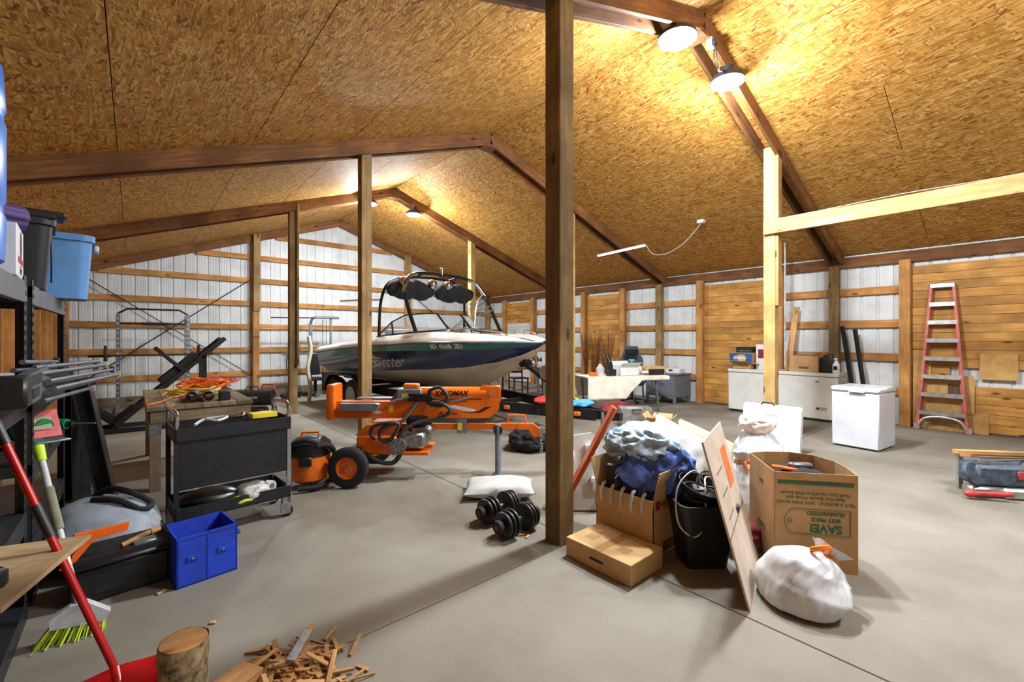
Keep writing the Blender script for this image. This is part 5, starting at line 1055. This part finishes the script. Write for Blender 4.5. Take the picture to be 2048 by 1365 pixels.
for k in range(5):
    a = k*1.2566; lg = G().bar((0, 0, .1), (.3*math.cos(a), .3*math.sin(a), .07), .04, .035).put('leg', 'bin_black', t, False); G().lathe([(0, -.02), (.03, -.02), (.03, .02), (0, .02)], 12, (.3*math.cos(a), .3*math.sin(a), .03), RX(90)).put('caster', 'rubber', lg)
for s in (-1, 1): G().bar((s*.3, .15, .45), (s*.3, .15, .68), .04, .04).box(s*.3-.04, s*.3+.04, -.12, .2, .67, .7, .01).put('armrest', 'bin_black', t)
rnd = random.Random(4); pm('twig', (122, 66, 30), .8, 0, .25)
for k, (y, h, sp, lb) in enumerate(((8.15, 1.72, .17, 'leftmost bundle of tall dry twigs against the planks'), (7.78, 1.66, .18, 'middle bundle of tall dry twigs against the planks'), (7.42, 1.78, .24, 'widest bundle of tall dry twigs, on the right against the planks'))):
    t = thing('twig_bundle', lb, 'twigs', (9.8, y, 0), 0, 'dry twig bundles'); g = G()
    for j in range(46):
        a = rnd.uniform(0, 6.28); r = sp*rnd.random()**.5; hh = h*rnd.uniform(.82, 1); g.tube([(rnd.uniform(-.015, .015), rnd.uniform(-.015, .015), .02), (r*.35*math.cos(a), r*.35*math.sin(a), hh*.5), (r*.75*math.cos(a), r*1.2*math.sin(a), hh)], lambda u: .005*(1-.6*u), 4)
    tag(g.put('twigs', 'twig', t), kind='stuff'); G().lathe([(0, 0), (.06, 0), (.08, .2), (.05, .42), (.055, .45), (.045, .45), (0, .4)], 18).put('vase', 'dark_chair_wood', t)
def chair(loc, rz, lb):
    t = thing('dining_chair', lb, 'chair', (*loc, 0), rz, 'dark wooden chairs behind the boat bow')
    for x in (-.19, .19):
        board('leg', (x, -.19, 0), (x, -.19, .44), .035, .035, 'dark_chair_wood', t); board('leg', (x, .19, 0), (x, .23, 1.0), .035, .035, 'dark_chair_wood', t)
        board('stretcher', (x, -.19, .2), (x, .19, .2), .02, .03, 'dark_chair_wood', t)
    G().box(-.22, .22, -.22, .22, .43, .465, .01).put('seat', 'dark_chair_wood', t)
    for z in (.6, .75, .92): board('back_slat', (-.19, .2+.03*(z-.44)/.56, z), (.19, .2+.03*(z-.44)/.56, z), .02, .07, 'dark_chair_wood', t)
chair((7.35, 9.3), 30, 'dark wooden chair behind the boat bow, leftmost of the group'); chair((7.75, 8.75), -20, 'dark wooden chair behind the boat bow, middle of the group'); chair((8.4, 8.3), 60, 'dark wooden chair behind the trailer winch, right of the group'); chair((9.2, 8.55), 100, 'dark wooden chair against the wall right of the foreground post')
t = thing('dining_table', 'dark table with grey steel legs behind the boat bow', 'table', (7.5, 8.4, 0), -30)
G().box(-.6, .6, -.35, .35, .72, .75, .005).put('table_top', 'dark_chair_wood', t, False)
for x in (-.55, .55):
    for y in (-.3, .3): G().bar((x, y, 0), (x, y, .72), .05, .05).put('leg', 'steel_grey', t, False)
t = thing('kitchen_mixer', 'chrome round appliance standing on the dark table', 'appliance', (7.75, 8.2, .752), -30); G().lathe([(0, 0), (.12, 0), (.14, .1), (.12, .2), (.05, .26), (0, .27)], 22).put('dome', 'chrome', t); G().box(.1, .3, -.1, .1, 0, .15, .01).put('glass_box', 'clear_plastic', t, False)
# clothes on the trailer tongue, odds and ends around it
for k, (s, c, r, mt, lb) in enumerate(((6.0, (0, 0), (.2, .3, .05), 'red_cloth', 'red jacket draped over the trailer tongue'), (6.35, (0, -.1), (.14, .22, .05), 'lime', 'lime yellow shirt draped over the trailer tongue'), (6.55, (0, .05), (.14, .2, .05), 'sky_cloth', 'blue shirt draped at the end of the trailer tongue'))):
    pm('red_cloth', (190, 44, 44), .8); pm('sky_cloth', (70, 140, 190), .8)
    x, y = 4.263+.086*s, 10.636-.996*s; tag(G().blob((x, y, .575), (r[1], r[0], r[2]), 70+k, .3, 2.2, sub=4, floor=.53).put('draped_shirt', mt, None), lb, 'clothes', 'clothes on the trailer')
tag(G().blob((4.1, 4.35, .14), (.28, .26, .17), 80, .3, 2.0, sub=5, floor=0, ridge=.9).put('black_jacket', 'black_cloth', None), 'crumpled black jacket on the floor behind the splitter hitch', 'jacket')
t = thing('tool_case', 'black flat case on the floor just right of the foreground post', 'case', (4.35, 3.7, 0), -30); G().box(-.22, .22, -.16, .16, 0, .11, .015).put('case_body', 'bin_black', t); G().box(-.2, .2, -.14, .14, .11, .125, .01).put('lid', 'bin_black', t)
t = thing('lime_box', 'lime green tool box beside the black flat case', 'box', (4.75, 3.5, 0), -20); G().box(-.13, .13, -.1, .1, 0, .13, .01).put('box_body', pm('lime_green', (122, 196, 30), .45), t); G().tube([(-.06, 0, .13), (-.06, 0, .17), (.06, 0, .17), (.06, 0, .13)], .008, 6).put('handle', 'bin_black', t)
t = thing('silver_case', 'silver aluminium tool case on the floor in front of the covered table', 'case', (6.45, 4.3, 0), -40); G().box(-.26, .26, -.1, .1, .04, .34, .012).put('case_body', 'alu', t); G().tube([(-.07, -.1, .3), (-.07, -.14, .3), (.07, -.14, .3), (.07, -.1, .3)], .01, 6).put('handle', 'bin_black', t)
for x in (-.2, .2): G().lathe([(0, -.02), (.04, -.02), (.04, .02), (0, .02)], 14, (x, 0, .04), RX(90)).put('wheel', 'rubber', t)
t = thing('open_carton', 'small open brown carton behind the orange rail', 'carton', (6.3, 3.75, 0), 20); carton(t, .38, .3, .22, 'kraft_light', [('l', 60, .14), ('r', 70, .14), ('f', 50, .12), ('b', 40, .12)])
tag(G().blob((6.9, 5.0, .14), (.35, .28, .15), 90, .35, 2.4, sub=4, floor=0).put('clothes_pile', 'dark_red', None), 'pile of dark clothes under the covered table', 'clothes')
# ------------------------------------------------------------------ ceiling fittings
t = thing('tube_light', 'thin white tube light fixture hanging under the truss', 'light', (8.2, 5.85, 3.44), 82); G().box(-.7, .7, -.035, .035, 0, .03, .006).put('housing', 'white_plastic', t, False); G().box(-.69, .69, -.03, .03, -.012, 0, .004).put('diffuser', emit('tube_glow', (255, 252, 245), 4), t, False)
for x in (-.5, .5): G().cyl((x, 0, .03), (x, 0, roofz(8.2)-3.44-.01), .003, n=6).put('hanger', 'gal', t)
t = thing('ceiling_outlet', 'small white outlet box on the ceiling with the tube light cord', 'outlet', (8.08, 3.95, roofz(8.08)-.05)); G().box(-.05, .05, -.06, .06, -.02, .045, .005).put('box', 'white_plastic', t)
tag(G().tube([(8.08, 3.95, roofz(8.08)-.07), (8.1, 4.3, 3.35), (8.12, 4.7, 3.2), (8.14, 5.0, 3.25), (8.15, 5.16, 3.45)], .006, 6, smooth=6).put('light_cord', 'white_plastic', None), 'white cord drooping from the ceiling outlet to the tube light', 'cord')
t = thing('junction_box', 'white outlet box with plugs between the two bright lamps', 'outlet', (4.72, 2.2, 4.68)); G().box(-.05, .05, -.03, .03, -.05, .05, .005).put('box', 'white_plastic', t); G().box(-.03, .03, -.06, -.03, -.03, .03, .005).put('plug', 'bin_black', t)
G().tube([(.0, -.05, -.02), (.02, -.06, -.2), (.1, -.04, -.26), (.2, -.02, -.18)], .006, 6, smooth=5).tube([(-.02, -.05, -.02), (-.05, -.06, -.22), (.05, -.06, -.3), (.25, -.03, -.2)], .006, 6, smooth=5).put('lamp_cord', 'bin_black', t)
